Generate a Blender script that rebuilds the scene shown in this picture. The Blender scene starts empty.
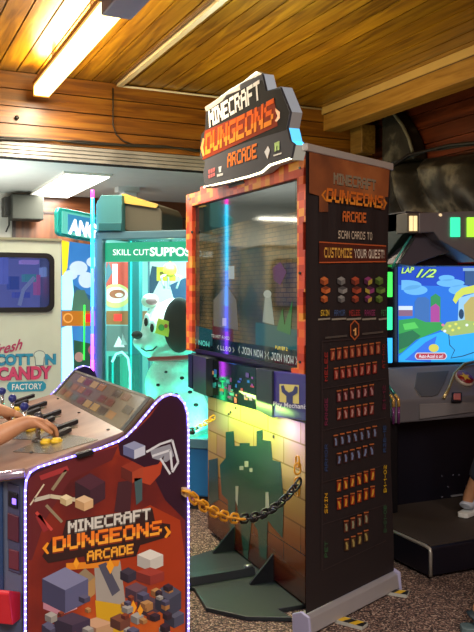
import bpy, math, random
from mathutils import Vector, Matrix
random.seed(7)
C = bpy.context.scene.collection
# ---------------------------------------------------------------- camera, world, lights, exposure
YAW = math.atan2(370, 784); F = 784.0; HY = 296.0; EYE = 1.37
FW = (math.sin(YAW), math.cos(YAW)); RT = (math.cos(YAW), -math.sin(YAW))
cam = bpy.data.objects.new('camera', bpy.data.cameras.new('camera')); C.objects.link(cam)
cam.location = (0, 0, EYE); cam.rotation_euler = (math.pi/2, 0, -YAW)
cam.data.sensor_fit = 'VERTICAL'; cam.data.sensor_height = 24.0
cam.data.lens = F/632*24.0; cam.data.shift_y = (HY-316)/632.0
cam.data.clip_start = 0.05
bpy.context.scene.camera = cam
vs = bpy.context.scene.view_settings
vs.view_transform = 'Standard'; vs.look = 'None'; vs.gamma = 1; vs.exposure = 0.55; vs.use_curve_mapping = False
w = bpy.data.worlds.new('world'); bpy.context.scene.world = w; w.use_nodes = True
w.node_tree.nodes['Background'].inputs[0].default_value = (0.8, 0.85, 1, 1)
w.node_tree.nodes['Background'].inputs[1].default_value = 0.12
def area(name, loc, sx, sy, power, col, rot=(0, 0, 0)):
    l = bpy.data.lights.new(name, 'AREA'); l.shape = 'RECTANGLE'; l.size = sx; l.size_y = sy; l.energy = power; l.color = col
    o = bpy.data.objects.new(name, l); C.objects.link(o); o.location = loc; o.rotation_euler = rot; return o
WARM = (1.0, 0.86, 0.66)
area('tube_light_over_console', (1.13, 4.75, 2.795), .10, 1.7, 60, WARM)
area('tube_light_behind_camera', (0.3, -0.6, 2.75), .25, 2.4, 120, (1, .92, .82))
area('tube_light_left', (-2.2, 2.2, 2.75), .25, 2.4, 110, (1, .92, .82))
area('tube_light_right', (2.6, 0.4, 2.75), .25, 2.0, 26, (1, .82, .7))
area('panel_light_low_ceiling', (1.63, 7.05, 2.335), .3, 1.4, 45, (1, .98, .88))
UP = math.pi
area('tube_glow_over_console', (1.13, 4.75, 2.905), .10, 1.7, 17, (1, .74, .36), (UP, 0, 0))
area('tube_glow_beside_left', (1.06, 4.75, 2.85), .08, 1.7, 7, (1, .78, .42), (0, math.pi/2, 0))
area('tube_glow_beside_right', (1.20, 4.75, 2.85), .08, 1.7, 7, (1, .78, .42), (0, -math.pi/2, 0))
area('added_fill_behind_camera', (0.6, 0.6, 2.35), 1.0, 2.4, 18, (1, .78, .46), (UP, 0, 0))  # added fill with no fixture, lifts the ceiling boards from behind the camera
area('added_fill_right', (2.9, 1.6, 2.3), .8, 2.0, 8, (1, .76, .46), (UP, 0, 0))  # second unseen fill, added to brighten the ceiling towards the right
area('added_fill_low_ceiling', (0.3, 6.4, 1.45), 1.2, .8, 25, (.96, 1, .94), (UP, 0, 0))  # added fill hidden behind the candy machine, whitens the low ceiling
area('added_fill_behind_display', (2.5, 4.5, 2.0), .3, 1.0, 10, (1, .85, .35), (UP, 0, 0))  # no fixture here: added to give the warm patch on the ceiling
area('panel_light_far_left', (-0.3, 7.45, 2.18), .9, .12, 16, (1, .95, .75))

# ---------------------------------------------------------------- helpers
def ray(px, py):
    t = (px-237)/F
    return Vector((FW[0]+t*RT[0], FW[1]+t*RT[1], (HY-py)/F))
CAM = Vector((0, 0, EYE))
def at(px, py, D): return CAM + ray(px, py)*D
def on_z(px, py, z):
    r = ray(px, py); return CAM + r*((z-EYE)/r.z)
def on_y(px, py, y):
    r = ray(px, py); return CAM + r*(y/r.y)
class Surf:                                   # an upright plane seen by the photo; local x runs to the right, local y away from the viewer
    def __init__(s, a, b):
        s.o = Vector((a[0], a[1])); d = Vector((b[0], b[1]))-s.o; s.d = d.normalized(); s.n = Vector((-s.d.y, s.d.x)); s.ang = math.atan2(s.d.y, s.d.x)
    def uv(s, px, py, k=0.0):
        r = ray(px, py); r2 = Vector((r.x, r.y))
        t = (s.o.dot(s.n)+k)/r2.dot(s.n); p = r2*t
        return ((p-s.o).dot(s.d), EYE+r.z*t)
    def q(s, pts, k=0.0): return [s.uv(x, y, k) for x, y in pts]
    def loc(s, p):                            # world -> local
        v = Vector((p[0], p[1]))-s.o; return Vector((v.dot(s.d), v.dot(s.n), p[2]))

def lin(h):
    h = h.lstrip('#'); c = [int(h[i:i+2], 16)/255 for i in (0, 2, 4)]
    return tuple(x/12.92 if x <= .04045 else ((x+.055)/1.055)**2.4 for x in c)+(1,)
MC = {}
def M(hx, rough=.5, metal=0, emit=0, spec=.5, alpha=1, var=.08):
    key = (hx, rough, metal, emit, spec, alpha)
    if key in MC: return MC[key]
    m = bpy.data.materials.new('mat_'+hx.strip('#')+('_e' if emit else '')); m.use_nodes = True
    nt = m.node_tree; b = nt.nodes['Principled BSDF']; c = lin(hx)
    tc = nt.nodes.new('ShaderNodeTexCoord'); nz = nt.nodes.new('ShaderNodeTexNoise'); nz.inputs['Scale'].default_value = 9
    nz.inputs['Detail'].default_value = 4
    mr = nt.nodes.new('ShaderNodeMapRange'); mr.inputs[3].default_value = 1-var; mr.inputs[4].default_value = 1+var
    mx = nt.nodes.new('ShaderNodeVectorMath'); mx.operation = 'SCALE'; mx.inputs[0].default_value = c[:3]
    nt.links.new(tc.outputs['Object'], nz.inputs['Vector']); nt.links.new(nz.outputs['Fac'], mr.inputs[0]); nt.links.new(mr.outputs[0], mx.inputs['Scale'])
    b.inputs['Roughness'].default_value = rough; b.inputs['Metallic'].default_value = metal
    b.inputs['Specular IOR Level'].default_value = spec
    if emit:
        nt.links.new(mx.outputs[0], b.inputs['Emission Color']); b.inputs['Emission Strength'].default_value = emit
        b.inputs['Base Color'].default_value = (c[0]*.2, c[1]*.2, c[2]*.2, 1)
    else: nt.links.new(mx.outputs[0], b.inputs['Base Color'])
    if alpha < 1: b.inputs['Alpha'].default_value = alpha
    MC[key] = m; return m
def wood(name, axis, plank, cols, rough=.35, cross='Y', gs=1.0):
    # axis = direction the boards are counted along; grain runs across it
    m = bpy.data.materials.new(name); m.use_nodes = True; nt = m.node_tree; b = nt.nodes['Principled BSDF']; N = nt.nodes.new; L = nt.links.new
    tc = N('ShaderNodeTexCoord'); sp = N('ShaderNodeSeparateXYZ'); L(tc.outputs['Object'], sp.inputs[0])
    dv = N('ShaderNodeMath'); dv.operation = 'DIVIDE'; dv.inputs[1].default_value = plank; L(sp.outputs[axis], dv.inputs[0])
    fl = N('ShaderNodeMath'); fl.operation = 'FLOOR'; L(dv.outputs[0], fl.inputs[0])
    wn = N('ShaderNodeTexWhiteNoise'); wn.noise_dimensions = '1D'; L(fl.outputs[0], wn.inputs['W'])
    mp = N('ShaderNodeMapping'); sc = [14*gs, 14*gs, 14*gs]; sc['XYZ'.index(cross)] = .9*gs; mp.inputs['Scale'].default_value = sc
    ad = N('ShaderNodeVectorMath'); ad.operation = 'ADD'; L(tc.outputs['Object'], ad.inputs[0]); L(wn.outputs['Color'], ad.inputs[1])
    L(ad.outputs[0], mp.inputs[0])
    nz = N('ShaderNodeTexNoise'); nz.inputs['Scale'].default_value = 1.6; nz.inputs['Detail'].default_value = 6; nz.inputs['Distortion'].default_value = 1.2
    L(mp.outputs[0], nz.inputs[0])
    cr = N('ShaderNodeValToRGB'); e = cr.color_ramp.elements; e[0].position = .3; e[0].color = lin(cols[0]); e[1].position = .7; e[1].color = lin(cols[2])
    x = e.new(.5); x.color = lin(cols[1]); L(nz.outputs['Fac'], cr.inputs[0])
    mr = N('ShaderNodeMapRange'); mr.inputs[3].default_value = .72; mr.inputs[4].default_value = 1.15; L(wn.outputs['Value'], mr.inputs[0])
    sx = N('ShaderNodeVectorMath'); sx.operation = 'SCALE'; L(cr.outputs[0], sx.inputs[0]); L(mr.outputs[0], sx.inputs['Scale'])
    L(sx.outputs[0], b.inputs['Base Color']); b.inputs['Roughness'].default_value = rough
    bp = N('ShaderNodeBump'); bp.inputs['Strength'].default_value = .12; bp.inputs['Distance'].default_value = .01; L(nz.outputs['Fac'], bp.inputs['Height']); L(bp.outputs[0], b.inputs['Normal'])
    return m
def ramp_mat(name, stops, scale=8, rough=.6, detail=6, kind='noise', bump=0, emit=0, stretch=None):
    m = bpy.data.materials.new(name); m.use_nodes = True; nt = m.node_tree; b = nt.nodes['Principled BSDF']; N = nt.nodes.new; L = nt.links.new
    tc = N('ShaderNodeTexCoord'); mp = N('ShaderNodeMapping'); L(tc.outputs['Object'], mp.inputs[0])
    if stretch: mp.inputs['Scale'].default_value = stretch
    if kind == 'noise':
        t = N('ShaderNodeTexNoise'); t.inputs['Scale'].default_value = scale; t.inputs['Detail'].default_value = detail; out = t.outputs['Fac']
    else:
        t = N('ShaderNodeTexVoronoi'); t.inputs['Scale'].default_value = scale; s_ = N('ShaderNodeSeparateColor'); L(t.outputs['Color'], s_.inputs[0]); out = s_.outputs[0]
    L(mp.outputs[0], t.inputs['Vector'])
    cr = N('ShaderNodeValToRGB'); e = cr.color_ramp.elements
    if kind == 'vor': cr.color_ramp.interpolation = 'CONSTANT'
    e[0].position = stops[0][0]; e[0].color = lin(stops[0][1]); e[1].position = stops[-1][0]; e[1].color = lin(stops[-1][1])
    for p, c in stops[1:-1]: k = e.new(p); k.color = lin(c)
    L(out, cr.inputs[0])
    if emit: L(cr.outputs[0], b.inputs['Emission Color']); b.inputs['Emission Strength'].default_value = emit; b.inputs['Base Color'].default_value = (.02, .02, .02, 1)
    else: L(cr.outputs[0], b.inputs['Base Color'])
    b.inputs['Roughness'].default_value = rough
    if bump:
        bp = N('ShaderNodeBump'); bp.inputs['Strength'].default_value = bump; bp.inputs['Distance'].default_value = .02; L(t.outputs[0], bp.inputs['Height']); L(bp.outputs[0], b.inputs['Normal'])
    return m
def glass_mat(name, tint='#ffffff', refl=.12):
    m = bpy.data.materials.new(name); m.use_nodes = True; nt = m.node_tree; N = nt.nodes.new; L = nt.links.new
    nt.nodes.remove(nt.nodes['Principled BSDF']); out = nt.nodes['Material Output']
    tr = N('ShaderNodeBsdfTransparent'); tr.inputs[0].default_value = lin(tint); gl = N('ShaderNodeBsdfGlossy'); gl.inputs['Roughness'].default_value = .03
    fr = N('ShaderNodeFresnel'); fr.inputs[0].default_value = 1.5; mx = N('ShaderNodeMixShader')
    L(fr.outputs[0], mx.inputs[0]); L(tr.outputs[0], mx.inputs[1]); L(gl.outputs[0], mx.inputs[2]); L(mx.outputs[0], out.inputs[0]); return m

class MB:
    def __init__(s): s.v = []; s.f = []; s.mi = []; s.mats = []; s.sm = []
    def _m(s, m):
        if m not in s.mats: s.mats.append(m)
        return s.mats.index(m)
    def add(s, vs_, fs, m, smooth=False):
        o = len(s.v); s.v += [tuple(v) for v in vs_]; i = s._m(m)
        for f in fs: s.f.append([o+k for k in f]); s.mi.append(i); s.sm.append(smooth)
        return s
    def box(s, x0, x1, y0, y1, z0, z1, m):
        return s.add([(x0,y0,z0),(x1,y0,z0),(x1,y1,z0),(x0,y1,z0),(x0,y0,z1),(x1,y0,z1),(x1,y1,z1),(x0,y1,z1)],
                     [(0,3,2,1),(4,5,6,7),(0,1,5,4),(1,2,6,5),(2,3,7,6),(3,0,4,7)], m)
    def prism(s, pts, y0, y1, m, axis='y'):   # outline in x-z (axis y), x-y (axis z) or y-z (axis x)
        n = len(pts)
        A = sum(pts[i][0]*pts[(i+1) % n][1]-pts[(i+1) % n][0]*pts[i][1] for i in range(n))
        if A < 0: pts = pts[::-1]
        if axis == 'y': vv = [(p[0], y0, p[1]) for p in pts]+[(p[0], y1, p[1]) for p in pts]
        elif axis == 'z': vv = [(p[0], p[1], y0) for p in pts]+[(p[0], p[1], y1) for p in pts]
        else: vv = [(y0, p[0], p[1]) for p in pts]+[(y1, p[0], p[1]) for p in pts]
        if y0 == y1: return s.add(vv[:n], [tuple(range(n))], m)
        f = [tuple(range(n)), tuple(range(2*n-1, n-1, -1))]+[(i, i+n, (i+1) % n+n, (i+1) % n) for i in range(n)]
        return s.add(vv, f, m)
    def flat(s, pts, y, m): return s.prism(pts, y, y, m)
    def rect(s, x0, x1, z0, z1, y, m): return s.flat([(x0, z0), (x1, z0), (x1, z1), (x0, z1)], y, m)
    def tube(s, pts, r, m, seg=8, closed=False, cap=True):
        P = [Vector(p) for p in pts]; n = len(P); R = r if isinstance(r, (list, tuple)) else [r]*n; vv = []; up = None
        for i in range(n):
            if closed: t = P[(i+1) % n]-P[i-1]
            else: t = P[min(i+1, n-1)]-P[max(i-1, 0)]
            t.normalize()
            if up is None:
                up = Vector((0, 0, 1)) if abs(t.z) < .9 else Vector((1, 0, 0))
            a = (up - t*up.dot(t)).normalized(); up = a; b = t.cross(a)
            for k in range(seg):
                c = 2*math.pi*k/seg; vv.append(P[i]+a*math.cos(c)*R[i]+b*math.sin(c)*R[i])
        f = []
        for i in range(n if closed else n-1):
            j = (i+1) % n
            for k in range(seg): k2 = (k+1) % seg; f.append((i*seg+k, i*seg+k2, j*seg+k2, j*seg+k))
        if cap and not closed: f += [tuple(range(seg-1, -1, -1)), tuple((n-1)*seg+k for k in range(seg))]
        return s.add(vv, f, m, True)
    def ball(s, c, r, m, seg=12, rings=8, sc=(1, 1, 1)):
        vv = []; f = []
        for i in range(rings+1):
            a = math.pi*i/rings
            for k in range(seg):
                b = 2*math.pi*k/seg; vv.append((c[0]+r*sc[0]*math.sin(a)*math.cos(b), c[1]+r*sc[1]*math.sin(a)*math.sin(b), c[2]+r*sc[2]*math.cos(a)))
        for i in range(rings):
            for k in range(seg): k2 = (k+1) % seg; f.append((i*seg+k, (i+1)*seg+k, (i+1)*seg+k2, i*seg+k2))
        return s.add(vv, f, m, True)
    def build(s, name, parent=None, bevel=0, xf=None):
        me = bpy.data.meshes.new(name); me.from_pydata(s.v, [], s.f)
        for m in s.mats: me.materials.append(m)
        me.polygons.foreach_set('material_index', s.mi); me.polygons.foreach_set('use_smooth', s.sm); me.update()
        o = bpy.data.objects.new(name, me); C.objects.link(o)
        if parent: o.parent = parent
        if bevel:
            b = o.modifiers.new('bevel', 'BEVEL'); b.width = bevel; b.segments = 2; b.limit_method = 'ANGLE'
        return o
def thing(name, label, cat, loc=(0, 0, 0), rz=0, group=None):
    o = bpy.data.objects.new(name, None); C.objects.link(o); o.location = loc; o.rotation_euler = (0, 0, rz); o['label'] = label; o['category'] = cat
    o.empty_display_size = .1
    if group: o['group'] = group
    return o
def tag(o, label, cat, group=None):
    o['label'] = label; o['category'] = cat
    if group: o['group'] = group
    return o
def struct(o): o['kind'] = 'structure'; return o
GL = dict(A='01110 10001 11111 10001 10001', B='11110 10001 11110 10001 11110', C='01111 10000 10000 10000 01111', D='11110 10001 10001 10001 11110',
 E='11111 10000 11110 10000 11111', F='11111 10000 11110 10000 10000', G='01111 10000 10011 10001 01111', H='10001 10001 11111 10001 10001',
 I='111 010 010 010 111', J='00111 00001 00001 10001 01110', K='10010 10100 11000 10100 10010', L='1000 1000 1000 1000 1111',
 M='10001 11011 10101 10001 10001', N='10001 11001 10101 10011 10001', O='01110 10001 10001 10001 01110', P='11110 10001 11110 10000 10000',
 Q='01110 10001 10001 10011 01111', R='11110 10001 11110 10010 10001', S='01111 10000 01110 00001 11110', T='11111 00100 00100 00100 00100',
 U='10001 10001 10001 10001 01110', V='10001 10001 10001 01010 00100', W='10001 10001 10101 11011 10001', X='10001 01010 00100 01010 10001',
 Y='10001 01010 00100 00100 00100', Z='11111 00010 00100 01000 11111')
GL.update({'0': '01110 10001 10001 10001 01110', '1': '01 11 01 01 01', '2': '1110 0001 0110 1000 1111', '8': '01110 10001 01110 10001 01110', '/': '001 001 010 100 100',
 '!': '1 1 1 0 1', '<': '001 010 100 010 001', '>': '100 010 001 010 100', ' ': '00 00 00 00 00', '-': '000 000 111 000 000'})
def amap(p0, p1, pt):
    d = Vector(p1)-Vector(p0); h = Vector(pt)-Vector(p0)
    return lambda a, b: (p0[0]+d.x*a+h.x*b, p0[1]+d.y*a+h.y*b)
def ptext(mb, s_, p0, p1, pt, m, y, gap=1.0, m2=None, bold=0.0):   # blocky lettering on an upright surface, pt = top-left corner; m2 colours the lower half
    W = sum(len(GL[c].split()[0])+gap for c in s_)-gap; f = amap(p0, p1, pt); x = 0
    for c in s_:
        rows = GL[c].split(); wd = len(rows[0])
        for r, row in enumerate(rows):
            i = 0
            while i < wd:
                if row[i] == '1':
                    j = i
                    while j < wd and row[j] == '1': j += 1
                    a0, a1, b1, b0 = (x+i-bold)/W, (x+j+bold)/W, 1-r/5, 1-(r+1)/5
                    mb.flat([f(a0, b0), f(a1, b0), f(a1, b1), f(a0, b1)], y, (m2 if (m2 and r > 2) else m)); i = j
                else: i += 1
        x += wd+gap
    return mb
def ftext(mb, s_, p0, p1, pt, m, y, off=0.0, shear=0):
    cu = bpy.data.curves.new('t', 'FONT'); cu.body = s_; cu.offset = off; cu.resolution_u = 3; cu.shear = shear
    o = bpy.data.objects.new('t', cu); C.objects.link(o); bpy.context.view_layer.update()
    me = bpy.data.meshes.new_from_object(o.evaluated_get(bpy.context.evaluated_depsgraph_get()))
    xs = [v.co.x for v in me.vertices]; ys = [v.co.y for v in me.vertices]
    if xs:
        x0, x1, y0, y1 = min(xs), max(xs), min(ys), max(ys); f = amap(p0, p1, pt); vv = []
        for v in me.vertices:
            a, b = f((v.co.x-x0)/(x1-x0), (v.co.y-y0)/(y1-y0)); vv.append((a, y, b))
        mb.add(vv, [tuple(p.vertices) for p in me.polygons], m)
    bpy.data.objects.remove(o); bpy.data.curves.remove(cu); bpy.data.meshes.remove(me)
    return mb
def cube_art(mb, S, cx, cy, w, h, cols, y, k=0):     # a printed block drawn with three tones
    q = lambda pts: S.q([(cx+a*w, cy+b*h) for a, b in pts], k)
    mb.flat(q([(-.5, -.25), (0, 0), (0, .5), (-.5, .25)]), y, M(cols[1])); mb.flat(q([(0, 0), (.5, -.25), (.5, .25), (0, .5)]), y, M(cols[2])); mb.flat(q([(-.5, -.25), (0, -.5), (.5, -.25), (0, 0)]), y, M(cols[0]))

# ---------------------------------------------------------------- setting
H = 3.0; YB = 5.83; LOW = 2.375; YF = 7.9; XW = 4.1
XL, YN, XR = -4.2, -3.6, 5.6
carpet = ramp_mat('speckled_carpet', [(0, '#2c211e'), (.25, '#4c3a36'), (.45, '#74594e'), (.68, '#94786a'), (.82, '#3b2d33'), (.9, '#b49c8c')], scale=150, kind='vor', rough=.9, bump=.4)
struct(MB().box(XL-.1, XR+.1, YN-.1, YF+.1, -.1, 0, carpet).build('floor'))
wc = wood('ceiling_boards', 0, .14, ['#5c3808', '#8a5c10', '#a87818'], rough=.28, cross='Y')
wb = wood('bulkhead_boards', 2, .127, ['#5e3408', '#865010', '#9e681a'], rough=.4, cross='X')
dark = M('#120b06', .9)
mb = MB().box(XL, XR, YN, YB, H+.018, H+.06, dark)
x = -4.2
while x < XR:
    mb.box(x+.005, min(x+.135, XR), YN, YB, H, H+.018, wc); x += .14
struct(mb.build('ceiling', bevel=.0))
mb = MB().box(XL, XR, YB+.02, YB+.1, LOW, H+.06, dark)
for i in range(4): z = 2.492+.127*i; mb.box(XL, XR, YB, YB+.02, z+.004, z+.123, wb)
struct(mb.build('wall_bulkhead'))
lou = ramp_mat('grey_louvre', [(.3, '#5d5b58'), (.7, '#8b8984')], scale=3, rough=.35)
mb = MB()
for i in range(4):
    z = LOW+.002+i*.029
    mb.prism([(YB-.012, z), (YB-.004, z+.026), (YB+.01, z+.026), (YB+.01, z)], XL, XR, lou, axis='x')
struct(mb.build('trim_1'))
white_c = M('#cfd2cc', .7)
struct(MB().box(XL, XR, YB+.1, YF+.1, LOW, LOW+.05, white_c).build('ceiling_low'))
wall_w = M('#bcbab0', .8)
struct(MB().box(XL, XR, YF, YF+.1, 0, LOW, wall_w).build('wall_back'))
struct(MB().box(XL-.1, XL, YN, YF, 0, H, M('#8a7a68', .8)).build('wall_left'))
struct(MB().box(XL, XR, YN-.1, YN, 0, H, M('#6e5a48', .8)).build('wall_front'))
# right hand wall: dark red wood boards
wr = wood('side_wall_boards', 2, .13, ['#3a160a', '#5b2612', '#74351b'], rough=.35, cross='Y')
mb = MB().box(XW+.02, XW+.1, YN, YB, 0, H, dark)
for i in range(24):
    z = i*.13
    if z < H: mb.box(XW, XW+.02, YN, YB, z+.003, min(z+.127, H), wr)
struct(mb.build('wall_right'))
# panelling on the far wall
wp = wood('far_panel', 0, .62, ['#40200c', '#5e3418', '#704020'], rough=.4, cross='Z', gs=.6)
p = on_y(12, 200, YF); XP = p.x
mb = MB().box(XP, XR, YF-.02, YF, 0, 2.2, wp).box(XP, XR, YF-.03, YF-.005, 2.2, LOW, wood('far_top', 2, .3, ['#4a2410', '#673618', '#774220'], cross='X'))
for i in range(8):
    a = XP+.0+i*.62; mb.box(a, a+.03, YF-.03, YF-.01, 0, 2.25, M('#2a1208'))
mb.box(XP, XR, YF-.035, YF-.01, 2.19, 2.21, M('#2a1208'))
struct(mb.build('wall_panelling'))
# beam
wbm = wood('beam_wood', 2, .5, ['#8a5e22', '#a87832', '#b88a42'], rough=.4, cross='Y')
mb = MB().box(3.56, 3.77, YN, YB, 2.94, H, M('#c09a58', .5)).box(3.58, 3.75, YN, YB, 2.80, 2.94, wbm).box(3.57, 3.76, YN, YB, 2.935, 2.945, M('#5b3c18'))
struct(mb.build('beam_ceiling', bevel=.004))
# low ceiling light panel
lp = MB(); lp.box(-.2, .2, -.76, .76, -.02, 0, M('#e6e4da'))
r = thing('ceiling_light_panel', 'recessed white light panel in the low white ceiling beyond the wooden bulkhead', 'ceiling light', (1.63, 7.05, LOW))
lp.build('frame', r); MB().box(-.18, .18, -.74, .74, -.028, -.02, M('#fff8e6', emit=4.0)).build('diffuser', r)

# ---------------------------------------------------------------- ceiling lamps and wiring
r = thing('fluorescent_ceiling_light', 'lit fluorescent batten glowing yellow white under the board ceiling', 'ceiling light', (1.13, 4.75, 2.80))
MB().box(-.062, .062, -.93, .93, .07, .10, M('#8a5a20')).build('housing', r)
mb = MB(); mb.box(-.055, .055, -.92, .92, 0, .07, M('#ffe08c', emit=4.5)); mb.build('diffuser', r, bevel=.01)
MB().box(-.058, .058, .92, .935, -.005, .08, M('#b8862e')).build('end_cap', r)
MB().box(-.012, .012, -.5, -.47, .1, .2, M('#5a4630')).build('hanger', r); MB().box(-.012, .012, .5, .53, .1, .2, M('#5a4630')).build('hanger', r)
p = at(102, 16, 3.72)
r = thing('unlit_ceiling_light', 'unlit grey fluorescent batten at the top edge in line with the lit one', 'ceiling light', (p.x+.07, p.y-.75, p.z))
MB().box(-.075, .075, -.75, .75, 0, .07, M('#8a84a0', .4)).build('diffuser', r, bevel=.008); MB().box(-.08, .08, -.76, .76, .07, .16, M('#7a5a34')).build('housing', r)
MB().box(-.012, .012, -.3, -.27, .16, H-p.z, M('#5a4630')).build('hanger', r)
p = on_z(118, 87, H-.02)
mb = MB(); mb.box(p.x-.02, p.x+.02, -1, YB-.01, H-.028, H, M('#cbb894', .4)); mb.box(p.x-.045, p.x-.03, -1, YB-.01, H-.012, H, M('#5a3c1a'))
tag(mb.build('conduit'), 'pale straight conduit running along the ceiling boards to the bulkhead', 'conduit')
tag(MB().tube([(p.x, YB-.012, H-.02), (3.55, YB-.012, H-.015)], .008, M('#d8cdb6')).build('conduit'), 'thin white conduit along the top edge of the wooden bulkhead', 'conduit')
mb = MB()
def wire(pts, r, m, y=None):
    mb.tube([on_y(a, b, YB-.02) for a, b in pts], r, m, 6)
wire([(-60, 133), (0, 137), (40, 139), (80, 143), (130, 146), (165, 147), (190, 149), (220, 152)], .008, M('#14100c'))
wire([(-60, 137), (0, 139), (30, 140), (80, 141), (125, 145), (165, 146), (195, 151), (220, 154)], .007, M('#1c150e'))
tag(mb.build('cable'), 'pair of black cables sagging along the foot of the wooden bulkhead', 'cable')
mb = MB(); wire([(113, 88), (113, 100), (113, 125), (116, 134), (123, 141), (133, 144.5), (150, 145)], .006, M('#1a120a'))
tag(mb.build('cable'), 'thin dark cable dropping down the bulkhead boards and curving right', 'cable')
p = on_y(16.5, 118, YB)
o = MB().tube([(0, 0, 0), (0, -.02, 0)], .016, M('#0c0805'), 12).build('cable_grommet'); o.location = p
tag(o, 'small round black cable grommet in the bulkhead boards', 'grommet')
# things around the far wall
p = on_y(26, 209, YF-.2)
r = thing('wall_speaker', 'dark grey box speaker hung high on the far wood panelled wall', 'speaker', (p.x, p.y, p.z-.11))
MB().box(-.15, .15, -.1, .12, 0, .24, M('#2c2d27', .7)).build('case', r, bevel=.01); MB().box(-.14, .14, -.108, -.1, .01, .23, M('#33342d', .9)).build('grille', r)
MB().box(-.2, -.15, 0, .19, .04, .22, M('#28241e')).build('bracket', r)
mb = MB(); mb.tube([on_y(11, 205, YF-.04), on_y(9, 215, YF-.04), on_y(9, 225, YF-.04), on_y(6, 232, YF-.04)], .008, M('#1c1a18'))
tag(mb.build('cable'), 'black cable hanging from the far wall speaker down the pale wall', 'cable')
p = on_y(4, 236, YF-.25)
o = MB().box(-.1, .1, -.1, .1, 0, .14, M('#22211f')).build('equipment_box', bevel=.01); o.location = (p.x, p.y, 1.735+.0); 
tag(o, 'black box standing on the cotton candy machine roof by the pale wall', 'box')
p = on_y(127, 190, 7.0)
r = thing('ceiling_camera', 'small white ceiling mounted device above the teal claw machine', 'camera', (p.x, p.y, LOW))
MB().box(-.1, .1, -.06, .06, -.05, 0, M('#c9cbc8')).build('mount', r); MB().box(-.06, .07, -.1, .06, -.12, -.05, M('#9fa3a2')).build('body', r, bevel=.01)

# faux rock on the right, in the corner and above the racing cabinet
rock = ramp_mat('painted_rock', [(.38, '#14120f'), (.5, '#26231d'), (.57, '#5a554a'), (.62, '#2b2720'), (.7, '#1a1714')], scale=3.4, rough=.55, bump=1.0, detail=8)
from mathutils import noise
SW = Surf((XW-.01, 5.5), (XW-.01, 3.2))
def rock_mesh(name, x0, x1, z0, z1, thick, seed, lab, nx, nz, ztop):
    # a bulging, folded sheet of sprayed rock with real depth against the wall
    mb = MB(); vv = []; f = []
    for j in range(nz+1):
        for i in range(nx+1):
            u = i/nx; v = j/nz; xx = x0+(x1-x0)*u; zz = z0+(ztop(u)-z0)*v
            fold = abs(math.sin((u*3.6+v*.9+seed)*math.pi+noise.noise(Vector((xx*2, zz*2, seed)))*1.4))
            edge = min(1, 6*min(u, 1-u, v+.2, 1-v))
            d = thick*(.35+.65*max(0, edge))*(.45+.55*fold)+noise.noise(Vector((xx*5, zz*5, seed+3)))*.05
            vv.append((xx, -max(d, .02), zz))
    n = len(vv)
    for v_ in list(vv): vv.append((v_[0], 0, v_[2]))
    W = nx+1
    for j in range(nz):
        for i in range(nx): a = j*W+i; f.append((a, a+1, a+W+1, a+W)); f.append((n+a, n+a+W, n+a+W+1, n+a+1))
    for i in range(nx): f.append((i, n+i, n+i+1, i+1)); a = nz*W+i; f.append((a, a+1, n+a+1, n+a))
    for j in range(nz): a = j*W; f.append((a, a+W, n+a+W, n+a)); a = j*W+nx; f.append((a, n+a, n+a+W, a+W))
    mb.add(vv, f, rock, True); o = mb.build(name); o.location = (SW.o.x, SW.o.y, 0); o.rotation_euler = (0, 0, SW.ang); return tag(o, lab, 'rock')
rock_mesh('imitation_rock', 0, 2.3, 1.86, 2.5, .32, 1.3, 'dark grey folded imitation rock face on the wall above the racing cabinet', 80, 34, lambda u: 2.45-.06*u+.02*math.sin(u*9))
r = thing('rock_arch', 'rounded quarter arch of grey imitation rock under the ceiling beam', 'rock', (SW.o.x, SW.o.y, 0), SW.ang)
arc = [(max(a_, 0), min(b_, H-.01)) for a_, b_ in SW.q([(379, 166), (379, 104), (390, 108), (399, 115), (407, 126), (413, 138), (417, 152), (418, 160)], -.1)]
MB().prism(arc, -.14, -.0, rock).build('slab', r, bevel=.02)
MB().tube([(a, -.145, b) for a, b in arc[1:-1]], .014, M('#6a6558')).build('rim', r)
p0 = on_y(363, 152, 5.6); p1 = on_y(380, 125, 5.6)
tag(MB().box(p0.x, p1.x-.03, 5.62, 5.8, p0.z, p1.z, wood('crate', 2, .2, ['#5c4018', '#7c5a28', '#8b6a34'])).build('wooden_block', bevel=.01), 'pale wooden block above the banner beside the rock arch', 'block')
p0 = on_y(362, 125, 5.6); p1 = on_y(381, 104, 5.6)
mb = MB(); mb.tube([(3.90, 3.4, 2.43), (3.9, 4.0, 2.42), (3.85, 4.5, 2.47), (3.86, 5.0, 2.48), (3.93, 5.4, 2.42), (3.95, 5.7, 2.38)], .014, M('#0d0d10')); mb.tube([(3.93, 3.4, 2.46), (3.92, 4.3, 2.45), (3.88, 4.8, 2.48), (3.9, 5.3, 2.46), (3.95, 5.6, 2.44)], .009, M('#303438'))
tag(mb.build('cable'), 'black cables lying along the top of the imitation rock face', 'cable')

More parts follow.
